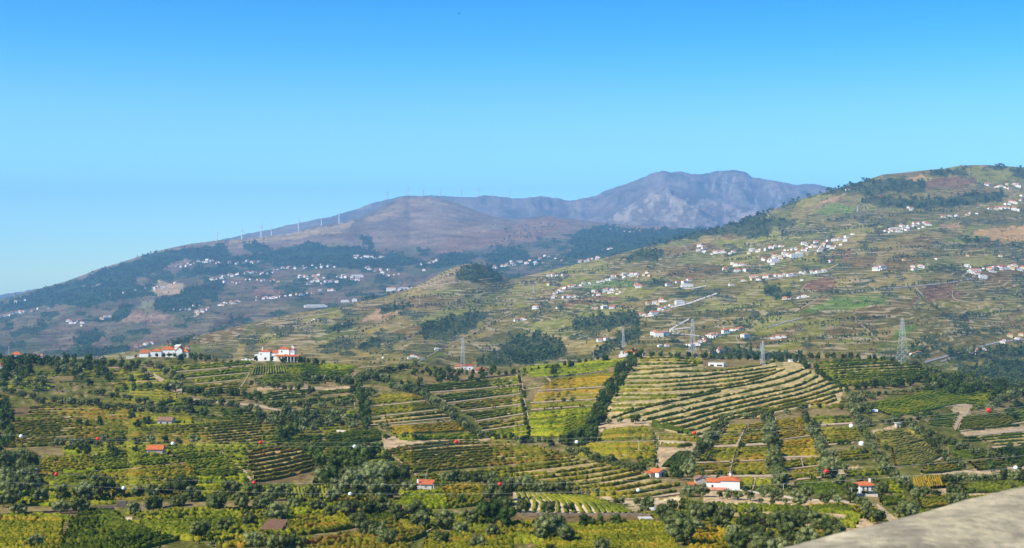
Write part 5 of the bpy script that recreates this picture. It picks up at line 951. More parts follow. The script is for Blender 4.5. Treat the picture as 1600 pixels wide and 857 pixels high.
# long estate
e, k = site('estate', "long white estate house with several orange roofs on the left crest", 'house', 255, 557, math.radians(3))
def X(px): return (px - 255) * k
vol(e, X(217), X(231), 2, 9, -1.5, 3.2, 'white', 'shed', 'roof', 1.8); vol(e, X(234), X(251), 3, 12, -1.5, 4.4, 'white', 'hip', 'roof', 2.2, wins=[(0.6, 0.3, 1.2, 1.4, 'w')])
vol(e, X(249), X(271), 4.5, 13, -1.5, 5.6, 'white', 'hip', 'roof', 2.5, wins=[(0.2, 0.35, 1.2, 1.4, 'w'), (0.5, 0.35, 1.2, 1.4, 'w'), (0.8, 0.35, 1.2, 1.4, 'w')]); vol(e, X(270.3), X(277), 6, 14, -1.5, 8.0, 'white', 'shed', 'white', 1.0)
vol(e, X(274), X(284), 1, 12, -1.5, 5.2, 'white', 'gable', 'roof', 2.6, ridge='y'); vol(e, X(284.2), X(293), 2.5, 11, -1.5, 4.0, 'cream', 'hip', 'roof', 2.6, wins=[(0.5, 0.3, 1.8, 1.6, 'o')]); vol(e, X(286), X(291), 9, 14, -1, 7.5, 'white', 'hip', 'roof2', 1.4)
MB().box(X(196), X(217), 3, 3.4, -1.5, 0.6).build('garden_wall', M['pale_wall'], e)
# crest houses
e, k = site('house', "cream house with an orange roof joined to a red-brown roofed block on the crest", 'house', 727, 575, 0)
vol(e, -17*k, -5*k, 1, 8, -1.5, 2.8, 'cream', 'hip', 'roof', 1.3, wins=[(0.4, 0.3, 1.0, 1.4, 'w')]); vol(e, -4.8*k, 12*k, 0, 8, -1.5, 3.2, 'white', 'hip', 'roof2', 1.6, wins=[(0.25, 0.35, 1.0, 1.2, 'w'), (0.7, 0.35, 1.0, 1.2, 'w')])
e, k = site('house', "small cream house with a low brick-red roof right of the cream crest block", 'house', 752, 583, 0.1); vol(e, -9*k, 9*k, 0, 8, -1.5, 2.2, 'cream', 'hip', 'roof2', 2.2, wins=[(0.35, 0.2, 1.8, 1.6, 'o'), (0.75, 0.2, 1.6, 1.6, 'o')])
e, k = site('house', "white crest house with an orange roof, long terrace wall and open pergola", 'house', 985, 557, 0); vol(e, -8*k, 14*k, 2, 10, -1.5, 2.8, 'white', 'hip', 'roof', 1.8, wins=[(0.7, 0.3, 2.0, 1.4, 'o')]); MB().box(-18*k, -2*k, 0, 0.4, -2.5, 1.6).build('terrace_wall', M['white'], e)
vol(e, -15*k, -12*k, 1, 3, -1, 3.6, 'white', 'flat', 'white', 0); MB().box(10*k, 24*k, 1, 7, 2.9, 3.2).build('pergola_roof', M['white'], e)
for q in range(4): MB().box((11 + q*4)*k, (11 + q*4)*k + 0.3, 1.2, 1.6, -1.5, 2.9).build('pergola_post', M['white'], e)
for (x_, y_, w_, r_, lb) in ((3, 577, 16, 'roof2', "brick-red roofed white house cut by the left edge"), (25, 559, 15, 'roof', "small house with an orange-red roof beside the white mast"), (52, 562, 9, 'roof3', "tiny brown-roofed house in the dark upper-left wood"), (65, 561, 5, 'roof4', "very small pale-walled house at the right end of the rooftops")):
    e, k = site('house', lb, 'house', x_, y_, 0.2); vol(e, -w_/2*k, w_/2*k, 0, 6, -1.5, 2.4, 'white', 'hip', r_, 2.2, wins=[(0.5, 0.3, 1.0, 1.0, 'w')])
# ------------------------------------------------------------ village houses of the far slopes
def small_house(seed, rmat, wall='white'):
    r = random.Random(seed); b = MB(); w = 1.0; d = r.uniform(0.7, 1.1); h = r.uniform(0.42, 0.62); rise = r.uniform(0.16, 0.24); kind = r.choice(['gable', 'hip', 'hip'])
    b.box(-w/2, w/2, 0, d, -0.4, h, 0); q = roof_mesh(kind, -w/2, w/2, 0, d, h + 0.01, rise, 0.05, t=0.03); b.add(q.v, q.f, 1)
    for i in range(3): x = -0.3 + 0.3 * i; b.box(x - 0.05, x + 0.05, -0.012, 0.01, h * 0.35, h * 0.65, 2)
    if r.random() < 0.5: b.box(w/2 + 0.01, w/2 + r.uniform(.3, .6), 0.1, d * 0.8, -0.4, h * r.uniform(.4, .7), 0)
    if r.random() < 0.4: b.box(-.3, -.22, d/2, d/2 + .08, h, h + rise + .12, 0)
    me = bpy.data.meshes.new('house'); me.from_pydata(b.v, [], b.f); me.polygons.foreach_set('material_index', b.m)
    for m in (M[wall], M[rmat], M['glass']): me.materials.append(m)
    return me
HM = [small_house(s, rm, wl) for s, (rm, wl) in enumerate([('roof4','white'),('roof','white'),('roof4','white'),('roof2','white'),('pale_wall','white'),('roof','cream'),('roof4','white'),('roof','white')])]
VIL = [ # layer, polyline, count, size px, spread px, description
 (2, [(275,418),(300,414),(320,409),(345,412),(402,411)], 26, 4.0, 1.5, "in the high village strip under the pine woods"), (2, [(327,437),(400,428),(430,424),(470,418),(525,417)], 34, 4.2, 2.0, "in the long middle village on the mountain foot"),
 (2, [(355,443),(400,438),(435,440)], 12, 4, 1.5, "in the hamlet under the long middle village"), (2, [(465,433),(500,431)], 9, 4, 1.5, "left of the long white factory shed"), (2, [(480,441),(520,439),(562,434)], 24, 5, 3.5, "in the dense cluster round the white factory shed"), (2, [(575,422),(600,425),(620,432)], 12, 4, 3, "in the scattered hamlet right of the factory shed"),
 (2, [(135,449),(160,447)], 6, 3.5, 1, "in the small row high on the left mountain"), (2, [(240,453),(270,446)], 7, 4, 2, "above the tan fields of the left mountain"), (2, [(175,462),(200,459),(228,452)], 4, 3.5, 1, "beside the pinkish field"), (2, [(0,497),(20,493),(40,488)], 11, 4.5, 2, "in the hamlet at the far left edge"), (2, [(25,474),(40,471)], 5, 4, 1.2, "in the upper hamlet at the left edge"), (2, [(50,487),(62,484),(75,482)], 3, 3.5, 1, "above the brown field at left"), (2, [(108,503),(130,508)], 6, 5, 2.5, "beside the round dark wood at left"), (2, [(155,500),(172,494)], 5, 4, 1.5, "below the brown field at left"),
 (2, [(270,486),(300,484),(312,478)], 8, 4, 1.2, "under the square dark wood"), (2, [(305,493),(326,484)], 8, 5, 2, "in the bright hamlet below the square wood"), (2, [(345,476),(372,473)], 9, 4.5, 1.8, "in the bright row right of the square wood"), (2, [(400,468),(445,465)], 10, 4.5, 1.5, "left of the winery road"), (2, [(455,463),(520,454)], 8, 4.5, 1.5, "along the road to the big winery"), (2, [(550,403),(598,404)], 12, 3.8, 1.5, "in the high hamlet among the blue woods"), (2, [(662,415),(686,408)], 8, 4, 2, "in the hamlet left of the wooded knoll"), (2, [(662,424),(664,425)], 1, 5, 1, "alone in front of the wooded knoll"), (2, [(770,418),(800,416)], 9, 4.5, 2, "behind the wooded knoll"), (2, [(800,413),(850,409)], 11, 4.5, 3, "in the valley village right of the knoll"), (2, [(905,411),(935,404)], 8, 5, 1, "in the bright row by the skyline of fields"), (2, [(850,403),(875,406)], 4, 3.5, 2, "in the valley above the bright row"), (2, [(945,360),(1002,363)], 7, 3.2, 1.5, "at the foot of the rocky peak"), (2, [(945,391),(957,390)], 3, 3, 1, "in the blue valley under the rocky peak"),
 (1, [(862,465),(872,458),(886,450)], 9, 5, 1.5, "in the bright stair of houses at the village's left tip"), (1, [(888,449),(945,440)], 10, 4.5, 1.2, "along the upper road of the near village"), (1, [(950,438),(985,430),(1012,430)], 15, 5, 2.5, "in the orange-roofed hamlet on the upper road"), (1, [(925,461),(955,456),(970,458)], 12, 5.5, 3, "in the dense core of the near village"), (1, [(882,466),(898,465)], 3, 6, 1, "below the bright stair of houses"), (1, [(933,484),(935,484)], 1, 6, 0, "alone left of the green fields"), (1, [(945,483),(962,481)], 3, 7, 1, "in the small group above the yellow field"), (1, [(1010,476),(1026,477),(1040,471)], 6, 6.5, 1, "in the curved white terrace of buildings"), (1, [(1045,446),(1080,442)], 4, 6, 2, "beside the long white shed above the fields"), (1, [(995,447),(997,449)], 2, 7, 1, "under the orange-roofed hamlet"),
 (1, [(998,495),(1025,489)], 9, 6, 3, "in the hamlet at the crossroads"), (1, [(1030,484),(1047,480)], 4, 5.5, 1, "above the crossroads hamlet"), (1, [(1020,527),(1046,521)], 6, 8, 3, "in the bright cluster left of the middle pylon"), (1, [(936,534),(952,532)], 2, 8, 1, "with long white front beside the dark wood"), (1, [(1100,531),(1130,523)], 8, 7, 3, "in the hamlet right of the middle pylon"), (1, [(1075,541),(1094,538)], 4, 7, 2.5, "at the foot of the middle pylon"), (1, [(1135,520),(1158,514)], 4, 8, 1.5, "strung right of the pylon hamlet"), (1, [(1164,528),(1166,528)], 1, 9, 0, "alone with a red roof right of the pylon hamlet"), (1, [(1030,543),(1040,543)], 2, 7, 1, "just behind the hill crest"), (1, [(1112,552),(1128,551)], 3, 8, 1, "just above the concrete tank hut"),
 (1, [(1180,438),(1210,432),(1235,430),(1290,424)], 20, 5.5, 2, "in the white band under the big village"), (1, [(1195,411),(1220,402),(1250,392),(1290,386),(1330,374)], 52, 5.5, 6, "in the big white village on the slope"), (1, [(1385,362),(1420,355),(1450,352)], 26, 5, 4, "in the upper white village"), (1, [(1090,392),(1102,390)], 5, 5.5, 4, "beside the curling white road"), (1, [(1112,397),(1145,396)], 6, 5.5, 1.5, "in the row right of the curling road"), (1, [(1170,396),(1186,392)], 5, 6, 1.5, "in the pair of farms before the big village"), (1, [(1200,388),(1222,386)], 7, 5, 3, "behind the big village"), (1, [(1133,418),(1165,420)], 5, 6.5, 4, "on the open slope left of the big village"), (1, [(1145,447),(1185,432)], 4, 6, 2, "left of the white band"),
 (1, [(1540,292),(1592,293)], 12, 5, 3, "in the highest hamlet at the upper right"), (1, [(1562,326),(1602,310)], 9, 5.5, 3, "on the ridge at the right edge"), (1, [(1475,341),(1492,339)], 3, 5, 1, "left of the high right farms"), (1, [(1512,336),(1525,334)], 3, 5, 1, "in the high right farms"), (1, [(1548,329),(1582,327)], 6, 6, 2, "above the big tan field"), (1, [(1512,421),(1524,428),(1536,434)], 5, 7, 3, "in the left part of the right-edge village"), (1, [(1540,423),(1600,420)], 13, 7, 3, "in the right-edge village"), (1, [(1365,423),(1381,422)], 3, 7.5, 1, "of the pair in mid-slope"), (1, [(1424,421),(1441,420)], 4, 7, 2, "in the white group in mid-slope"), (1, [(1300,410),(1303,410)], 1, 6, 0, "alone under the big village"), (1, [(1225,468),(1255,466)], 4, 6.5, 0.8, "in the red-roofed row above the bright green field"), (1, [(1208,529),(1224,529)], 3, 6, 1, "behind the crest olives"), (1, [(1250,439),(1254,439)], 1, 6, 0, "at the bend under the white band"), (1, [(1518,552),(1536,547)], 6, 6, 2, "beside the highway at the right"), (1, [(1430,556),(1438,555)], 2, 9, 0.5, "with red roof under the bare cutting"), (1, [(1565,535),(1600,525)], 6, 6, 3, "above the highway at the right edge"), (1, [(1415,405),(1560,400)], 4, 5, 3, "scattered on the upper right slope"), (1, [(640,560),(645,558)], 2, 7, 1, "on the slope left of the slender pylon"), (1, [(683,548),(687,547)], 1, 8, 0, "with an orange roof left of the slender pylon"), (1, [(655,561),(660,559)], 1, 4, 0, "tiny beside the crest olives"), (1, [(590,562),(600,560)], 2, 4, 0, "tiny behind the crest trees"), (2, [(215,543),(235,538)], 6, 4.5, 1, "above the long orange-roofed estate"), (2, [(188,552),(200,550)], 0, 4, 1, ""), (1, [(486,502),(488,500)], 2, 4, 1, "on the pale slope above the villa"), (1, [(595,535),(600,538)], 0, 4, 1, ""), (1, [(860,433),(880,430)], 4, 5, 1, "with a yellowish yard"), (1, [(858,446),(862,446)], 1, 4, 0, "alone on the left green slope"), (1, [(833,483),(837,482)], 2, 7, 0.5, "white, alone above the yellow-green fields"), (1, [(868,482),(872,487)], 1, 5, 1, "alone in the yellow-green fields"), (1, [(808,503),(822,500)], 3, 5, 1, "by the wood in the valley"), (1, [(955,507),(957,507)], 1, 4, 0, "alone in the olive slope"), (1, [(1425,278),(1430,277)], 0, 4, 0, ""), (1, [(1325,298),(1328,298)], 1, 5, 0, "alone on the wooded skyline"), (1, [(1420,326),(1425,330)], 3, 5, 1, "between the high wood and the terraces"),
]
hs_ = []
for L, pts, n, s, sp, desc in VIL:
    if n == 0: continue
    c = resample(pts, n=max(n, 2))[:n] if n > 1 else np.array([pts[0]], float)
    for i, (x_, y_) in enumerate(c): hs_.append((L, x_ + random.uniform(-3, 3), y_ + random.uniform(-1.35 * sp, 1.35 * sp), s * random.uniform(0.7, 1.35), desc))
hs_.sort(key=lambda t: -t[3]); rst = []
for L in (1, 2):
    sel = [h for h in hs_ if h[0] == L]; pos = at([h[1] for h in sel], [h[2] for h in sel], L)
    for h, p in zip(sel, pos):
        s = h[3] * p[1] / F; k = random.randrange(8)
        if h[3] < hs_[min(299, len(hs_) - 1)][3]: rst.append((p, s, k)); continue
        o = link(bpy.data.objects.new('house', HM[k])); o.location = p; o.rotation_euler = (0, 0, random.uniform(-0.6, 0.6)); o.scale = (s, s * 0.9, s * 0.95)
        col = {0: 'pinkish', 1: 'orange', 2: 'pinkish', 3: 'brick-red', 4: 'pale', 5: 'orange', 6: 'pinkish', 7: 'orange'}[k]
        reg(o, f"{col}-roofed {'cream' if k == 5 else 'white'} house {h[4]}", 'house', h[1], h[2], "houses of the far hillside villages")
if rst: o = instancer('small_houses', [r[0] for r in rst], [r[1] for r in rst], [r[2] for r in rst], HM); o['label'] = 'the many tiny white houses of the distant mountain villages'; o['category'] = 'houses'
def bigb(x_, y_, w_, h_, L, rz, lb, roof='white', rm='concrete', rise=1.5):
    e, k = site('building', lb, 'building', x_, y_, rz, None, L); vol(e, -w_/2*k, w_/2*k, 0, max(8, w_*0.3*k), -4, h_*k, 'white', 'shed' if roof == 'shed' else 'hip', rm, rise * k, wins=[(q, 0.45, 1.1*k, 0.9*k, 'w') for q in ((0.2, 0.5, 0.8) if w_ > 12 else (0.5,))])
bigb(558, 434, 20, 3.2, 2, 0.1, "long white factory shed in the mountain-foot village"); bigb(611, 455, 15, 4.5, 2, 0, "left white hall of the big winery", rm='roof4'); bigb(635, 454, 26, 3.2, 2, 0.15, "long white hall of the big winery"); bigb(632, 461, 18, 3.2, 2, 0.2, "lower front hall of the big winery with reddish roof", rm='roof4'); bigb(667, 455, 11, 3.5, 2, 0, "red-roofed house right of the big winery", rm='roof4'); bigb(680, 453, 8, 2, 2, 0, "small white house right of the big winery")
bigb(494, 481, 36, 3.2, 2, 0.25, "very long white greenhouse-like hall in the valley"); bigb(539, 473, 13, 2.6, 2, 0.05, "white house row right of the very long hall"); bigb(554, 472, 8, 3.5, 2, 0, "white house with dark front right of the very long hall"); bigb(1074, 449, 19, 3.8, 1, 0.12, "long white shed above the dark green field"); bigb(1063, 476, 14, 5.5, 1, 0.3, "white warehouse at the end of the white retaining wall"); bigb(1030, 527, 14, 7, 1, 0.1, "largest white house left of the middle pylon", rm='roof4'); bigb(1246, 403, 22, 5, 1, 0.35, "largest white building at the front of the big village"); bigb(1212, 411, 14, 5, 1, 0.3, "square white block at the lower left of the big village"); bigb(1156, 425, 17, 3.5, 1, 0.1, "white church hall with red roof left of the big village", rm='roof'); bigb(1525, 424, 18, 3.5, 1, 0.2, "long orange-roofed hall in the right-edge village", rm='roof'); bigb(1537, 436, 13, 5, 1, 0.2, "large white house at the lower end of the right-edge village"); bigb(1400, 360, 20, 2.8, 1, 0.2, "long white building at the left tip of the upper village")
# ------------------------------------------------------------ roads, tracks, walls
def ribbon(name, pts, wpx, mat, layer, label=None, cat='track', lift=0.22, step=3, wall=0):
    c = resample(pts, step=step); t = np.gradient(c, axis=0); nl = np.hypot(t[:, 0], t[:, 1]); nn = np.stack([-t[:, 1], t[:, 0]], 1) / np.maximum(nl, 1e-6)[:, None]
    w = np.broadcast_to(np.interp(np.linspace(0, 1, len(c)), np.linspace(0, 1, len(np.atleast_1d(wpx))), np.atleast_1d(wpx)), (len(c),)) * (0.85 + 0.3 * RNG.random(len(c)))
    m = 4; V = []
    for k in range(m + 1):
        q = c + nn * ((k / m - 0.5) * w)[:, None]; V.append(at(q[:, 0], q[:, 1], layer, lift * (1 if layer == 0 else 3)))
    V = np.stack(V, 1); n = len(c); i = np.arange(n - 1)[:, None] * (m + 1); k = np.arange(m)[None, :]
    Q = np.stack([i + k, i + k + m + 1, i + k + m + 2, i + k + 1], -1).reshape(-1, 4); V = V.reshape(-1, 3)
    me = npmesh(name, V, quads=Q, mats=[M[mat]], smooth=True); o = bpy.data.objects.new(name, me); COL.objects.link(o); o['kind'] = 'structure'; return o
for pts, w in (([(222,580),(240,586),(256,595)], 3.5), ([(266,600),(275,606),(290,616)], [4, 6]), ([(300,625),(345,630),(400,634),(440,643),(470,646)], [3, 4]), ([(390,583),(380,600),(372,610)], 2), ([(850,586),(862,598),(857,604),(845,607)], [2, 3.5]), ([(815,591),(818,620),(826,655)], 2.2),
    ([(341,703),(365,722),(383,738),(392,752)], [2, 4]), ([(275,714),(290,727),(304,740)], 1.8), ([(1166,663),(1158,682),(1150,698),(1143,722),(1138,745)], [2.5, 4]), ([(1095,699),(1150,697),(1205,694)], 3.5), ([(1088,724),(1205,719)], 2.5), ([(1100,745),(1210,745)], 3), ([(1181,747),(1176,766)], 2.5), ([(1214,688),(1270,681)], 2.2), ([(1220,715),(1286,714)], 3), ([(1252,717),(1255,730)], 2), ([(1225,735),(1288,727)], 2.5), ([(1212,653),(1214,700),(1218,722)], 2),
    ([(1275,665),(1332,662)], 3), ([(1290,696),(1335,692)], 2.5), ([(1245,750),(1300,744),(1340,735),(1370,732)], [3, 5]), ([(1400,652),(1440,642),(1490,634),(1510,632)], 2.5), ([(1490,632),(1515,636),(1512,645),(1498,658),(1492,672)], [5, 5, 4]), ([(1500,674),(1550,667),(1605,660)], 2.5), ([(1520,680),(1560,677),(1605,672)], 3.5), ([(1398,700),(1420,692),(1452,685)], 3), ([(1440,737),(1458,724),(1480,712)], [4, 3]), ([(1550,700),(1605,694)], 3), ([(1370,790),(1385,805),(1395,822)], [4, 9]),
    ([(600,700),(625,722),(655,748)], 2), ([(1013,670),(1022,690),(1028,702)], 2.2), ([(800,613),(835,607),(860,604)], 1.6), ([(840,611),(940,605)], 1.8), ([(828,630),(932,624)], 2), ([(830,641),(930,634)], 2), ([(668,614),(740,609),(812,601)], 1.6), ([(700,630),(812,616)], 1.8), ([(720,643),(815,632)], 2.2), ([(742,659),(818,647)], 2), ([(750,674),(822,664)], 2), ([(578,636),(664,627)], 1.8), ([(576,653),(684,641)], 1.8), ([(577,665),(704,653)], 1.8), ([(606,666),(712,658)], 1.5),
    ([(60,740),(110,735),(155,724),(200,722),(290,709)], 2), ([(155,738),(200,734),(300,723)], 1.8), ([(175,760),(250,758),(310,750)], 2), ([(555,640),(552,620),(549,606)], 2), ([(268,582),(335,577),(392,571)], 1.6), ([(282,593),(335,588),(390,583)], 1.4), ([(303,601),(375,594)], 1.6), ([(118,577),(160,576),(200,574)], 1.5), ([(175,600),(245,599)], 1.5), ([(45,656),(120,652),(225,647)], 2.2), ([(640,579),(600,572),(560,575)], 1.2), ([(640,756),(760,753),(790,752)], 1), ([(930,782),(1000,780),(1062,772)], 3), ([(1028,717),(1024,735)], 2), ([(996,676),(997,700)], 1.2), ([(930,692),(1024,690)], 1.3), ([(700,818),(678,826),(660,835)], 1.6)):
    ribbon('dirt_track', pts, np.atleast_1d(w) * (0.7 if np.max(w) < 2.6 else 1), 'dirt', 0)
for pts, w, m_ in (([(1048,481),(1075,475),(1095,468),(1120,459)], 2.2, 'pale_wall'), ([(1047,516),(1062,507),(1077,499)], 2, 'pale_wall'), ([(1048,516),(1065,514),(1078,513)], 1.5, 'pale_wall'), ([(1050,522),(1080,524),(1100,527)], 1.4, 'pale_wall'), ([(1445,567),(1470,560),(1500,551),(1530,543),(1560,535),(1600,531)], [2.5, 2], 'asphalt'), ([(1470,566),(1495,558),(1530,550),(1550,547)], 1.8, 'asphalt'),
    ([(1065,452),(1085,451),(1103,447)], 1.3, 'pale_wall'), ([(860,470),(865,462),(885,452),(940,444)], 1.0, 'asphalt'), ([(1100,397),(1105,388),(1098,384),(1094,390),(1100,396)], 1.2, 'pale_wall'), ([(1200,412),(1230,402),(1290,388)], 1.3, 'asphalt'), ([(1300,433),(1270,428),(1220,434),(1180,440)], 1.3, 'asphalt'), ([(1290,425),(1300,418),(1310,413)], 1.2, 'dirt'), ([(1488,454),(1489,468),(1500,471),(1513,472)], 1.3, 'dirt'), ([(1530,433),(1500,440),(1430,448),(1370,452),(1330,458)], 1.2, 'asphalt'), ([(1430,449),(1440,460),(1446,470)], 1.2, 'dirt'), ([(1345,508),(1360,520),(1374,534)], 1.4, 'dirt'),
    ([(1200,512),(1230,503),(1255,497)], 1.4, 'asphalt'), ([(1235,492),(1260,478),(1280,466)], 1.1, 'dirt'), ([(1290,400),(1400,393),(1500,380)], 0.9, 'dirt'), ([(1150,528),(1158,543),(1180,550)], 1.2, 'dirt'), ([(1260,445),(1252,453)], 1.2, 'dirt'), ([(400,508),(440,502),(480,495),(520,489)], 0.9, 'dirt'), ([(650,450),(720,441),(800,432),(900,430),(960,430)], 0.9, 'dirt'), ([(640,575),(690,545),(740,520),(800,490)], 0.9, 'dirt'), ([(820,472),(900,468),(960,473)], 1.0, 'dirt'), ([(1120,438),(1180,430)], 0.9, 'dirt')):
    ribbon('road', pts, w, m_, 1)
# drystone walls and retaining walls of the near slope
def wall(pts, hpx, mat, label, L=0):
    c = resample(pts, step=4); p = at(c[:, 0], c[:, 1], L); n = len(c); h = hpx * p[:, 1].mean() / F; b = MB(); r = random.Random(len(c))
    c0 = Vector(p[n // 2]); e = empty('drystone_wall', c0); P_ = [Vector(q) - c0 for q in p]
    for q in range(n - 1):
        a, d_ = P_[q], P_[q + 1]; t_ = (d_ - a).normalized(); s_ = Vector((-t_.y, t_.x, 0)) * 0.28; hh = h * r.uniform(0.8, 1.15)
        b.add([a - s_ - Vector((0,0,.4)), d_ - s_ - Vector((0,0,.4)), d_ + s_ - Vector((0,0,.4)), a + s_ - Vector((0,0,.4)), a - s_ + Vector((0,0,hh)), d_ - s_ + Vector((0,0,hh)), d_ + s_ + Vector((0,0,hh)), a + s_ + Vector((0,0,hh))], [(0,1,5,4),(4,5,6,7),(2,3,7,6),(1,2,6,5),(3,0,4,7)])
    b.build('stone_course', M[mat], e); reg(e, label, 'wall', c[:, 0].mean(), c[:, 1].mean(), 'field walls of the near slopes')
for pts, h, m_, lb in (([(0,806),(60,802),(110,800),(178,796)], 3, 'drystone', "long low drystone wall under the lower-left olives"), ([(60,756),(100,748),(155,738)], 3, 'drystone', "dark drystone wall on the lower-left slope"), ([(808,806),(900,806),(990,806),(1020,808)], 4.5, 'drystone', "brown retaining wall under the curved pale rows"), ([(620,850),(645,840),(668,832)], 2.5, 'stone', "diagonal stone wall near the bottom centre"), ([(578,819),(600,813),(612,810)], 2.2, 'stone', "short stone wall left of the olives at bottom centre"), ([(40,607),(70,607),(85,606)], 3, 'drystone', "upper dark terrace wall at the upper left"), ([(50,612),(80,611),(110,613)], 2.5, 'drystone', "lower dark terrace wall at the upper left"),
    ([(655,604),(700,600),(750,592),(810,586)], 2, 'drystone', "dark wall line under the crest scrub"), ([(843,592),(880,589),(945,581)], 2.2, 'drystone', "dark wall line in the golden crest vineyard"), ([(525,675),(550,677),(574,675)], 3, 'pale_wall', "pale curved wall above the dark striped field"), ([(1070,640),(1050,630),(1035,634)], 1.6, 'drystone', "dark short wall on the terraced hill"), ([(810,772),(870,771),(935,772)], 1.6, 'drystone', "thin wall above the curved pale rows"), ([(1400,574),(1455,577),(1500,590)], 1.0, 'drystone', "low wall by the diagonal hedge"), ([(200,793),(240,796),(300,790)], 3, 'drystone', "drystone wall right of the wall block"), ([(1150,766),(1250,781),(1330,786)], 2.5, 'stone', "low stone bank under the farmhouse olives"), ([(1330,778),(1345,775),(1372,777)], 4, 'stone', "stone bank in front of the two-storey white house")):
    wall(pts, h, m_, lb)
# ------------------------------------------------------------ pylons, masts, turbines
def pylon(px, py, hpx, layer, mat, label, wf=0.19, rz=0.4):
    p = P(px, py, layer); H = hpx * p.y / F; e = empty('lattice_pylon', p, rz); b0 = H * wf / 2; b1 = H * 0.018; r = max(0.06, 0.145 * p.y / F); m = M[mat]
    def c(t, s): w = b0 * (1 - t) ** 1.1 + b1; return Vector((s[0] * w, s[1] * w, H * t))
    S = [(-1,-1),(1,-1),(1,1),(-1,1)]; T = [0, .13, .25, .36, .46, .55, .63, .70, .76, .82, .88, .94, 1.0]
    for s in S:
        b = MB()
        for t0, t1 in zip(T[:-1], T[1:]): b.bar(c(t0, s), c(t1, s), r)
        o = b.build('leg', m, e)
    b = MB()
    for i, (t0, t1) in enumerate(zip(T[:-1], T[1:])):
        for q in range(4):
            s, u = S[q], S[(q + 1) % 4]; b.bar(c(t0, s), c(t1, u), r * .6).bar(c(t0, u), c(t1, s), r * .6)
            if i: b.bar(c(t0, s), c(t0, u), r * .5)
    b.build('bracing', m, e)
    for t, L_ in ((.74, .15), (.84, .12), (.94, .10)):
        b = MB(); L_ *= H * 0.8
        for sg in (-1, 1): b.bar((0, -b1, H*t), (sg*L_, 0, H*t), r*.7).bar((0, b1, H*t), (sg*L_, 0, H*t), r*.7).bar((0, 0, H*(t+.04)), (sg*L_, 0, H*t), r*.6)
        o = b.build('crossarm', m, e); g = MB()
        for sg in (-1, 1): g.bar((sg*L_, 0, H*t), (sg*L_, 0, H*t - 1.6), r*.6)
        g.build('insulator', M['glass'], o)
    for s in S: MB().box(c(0, s).x - .6, c(0, s).x + .6, c(0, s).y - .6, c(0, s).y + .6, -1, 0.5).build('footing', M['concrete'], e)
    reg(e, label, 'pylon', px, py, 'lattice power pylons')
pylon(1410, 568, 72, 0, 'steel', "tall pale lattice pylon at the right edge of the striped crest vineyard", 0.17); pylon(1082, 556, 60, 0, 'steel', "pale lattice pylon rising in front of the bright middle hamlet", 0.13); pylon(723, 571, 50, 0, 'steel', "slender pale pylon behind the cream crest houses", 0.10)
pylon(1265, 568, 44, 0, 'dark_steel', "brown lattice pylon on the crest right of the terraced hill", 0.17); pylon(1192, 571, 38, 0, 'steel', "thin pale pylon on the crest of the terraced hill", 0.12); pylon(974, 543, 30, 1, 'steel', "faint far pylon left of the middle hamlet", 0.1); pylon(834, 457, 13, 1, 'steel', "small far pylon on the left green slope", 0.12); pylon(1340, 333, 10, 1, 'steel', "tiny pylon above the upper white village", 0.12); pylon(656, 476, 8, 1, 'steel', "tiny pylon above the tan field", 0.12); pylon(1189, 555, 18, 1, 'steel', "short far pylon behind the thin crest pylon", 0.12)
def pole(px, py, hpx, label, layer=0, mat='pale_wall', arm=True):
    p = P(px, py, layer); H = hpx * p.y / F; e = empty('utility_pole', p, 0.3); r = max(0.1, 0.35 * p.y / F); MB().bar((0,0,-.5), (0,0,H), r, n=8, r2=r*.7).build('post', M[mat], e)
    if arm: MB().bar((-0.9,0,H*.93), (0.9,0,H*.93), r*.6).build('crossarm', M[mat], e)
    reg(e, label, 'pole', px, py, 'poles among the vineyards')
for a in ((14, 557, 17, "white mast above the top-left rooftops"), (927, 566, 24, "pale pole on the crest left of the white crest house"), (1342, 771, 18, "pale pole left of the two-storey white house"), (1331, 777, 15, "leaning pale pole in the olives near the two-storey house"), (1224, 766, 10, "short pole over the dark green bushes"), (1407, 808, 12, "thin pole beside the olive above the parapet"), (998, 704, 14, "thin post in the vineyard left of the small terraces"), (478, 611, 10, "pale post among the dark vineyards"), (1491, 660, 5, "white marker post by the dirt track"), (1336, 706, 8, "short post beside the hedgerow")): pole(*a)
def turbine(px, py, hpx, layer, rot, label, yaw):
    p = P(px, py, layer); H = hpx * p.y / F; e = empty('wind_turbine', p, yaw); r = max(H * .03, 0.8 * p.y / F); w = M['turbine']
    MB().bar((0,0,-8), (0,0,H), r, n=10, r2=r*.6).build('tower', w, e, smooth=False); MB().box(-H*.022, H*.022, -H*.05, H*.07, H, H*1.045).build('nacelle', w, e)
    hub = MB().bar((0,-H*.05,H*1.02), (0,-H*.085,H*1.02), H*.02, n=8, r2=H*.008).build('hub', w, e)
    for k in range(3):
        a = rot + k * 2.0944; d_ = Vector((math.sin(a), 0, math.cos(a))); s_ = Vector((math.cos(a), 0, -math.sin(a))); o_ = Vector((0, -H*.07, H*1.02)); L_ = H * .52; b = MB(); c_ = H * .036
        V_ = []
        for t, cw in ((0.02, .5), (.15, 1.15), (.5, .75), (.95, .3), (1, .1)):
            q = o_ + d_ * L_ * t
            for sx_, sy_ in ((-.4, 0), (0, -.25), (.9, 0), (0, .25)): V_.append(q + s_ * c_ * cw * sx_ + Vector((0, c_ * cw * sy_, 0)))
        f_ = [(i*4+j, i*4+(j+1)%4, i*4+4+(j+1)%4, i*4+4+j) for i in range(4) for j in range(4)] + [(0,1,2,3), (19,18,17,16)]
        b.add(V_, f_).build('blade', w, e)
    reg(e, label, 'wind turbine', px, py, 'wind turbines along the mountain ridge')
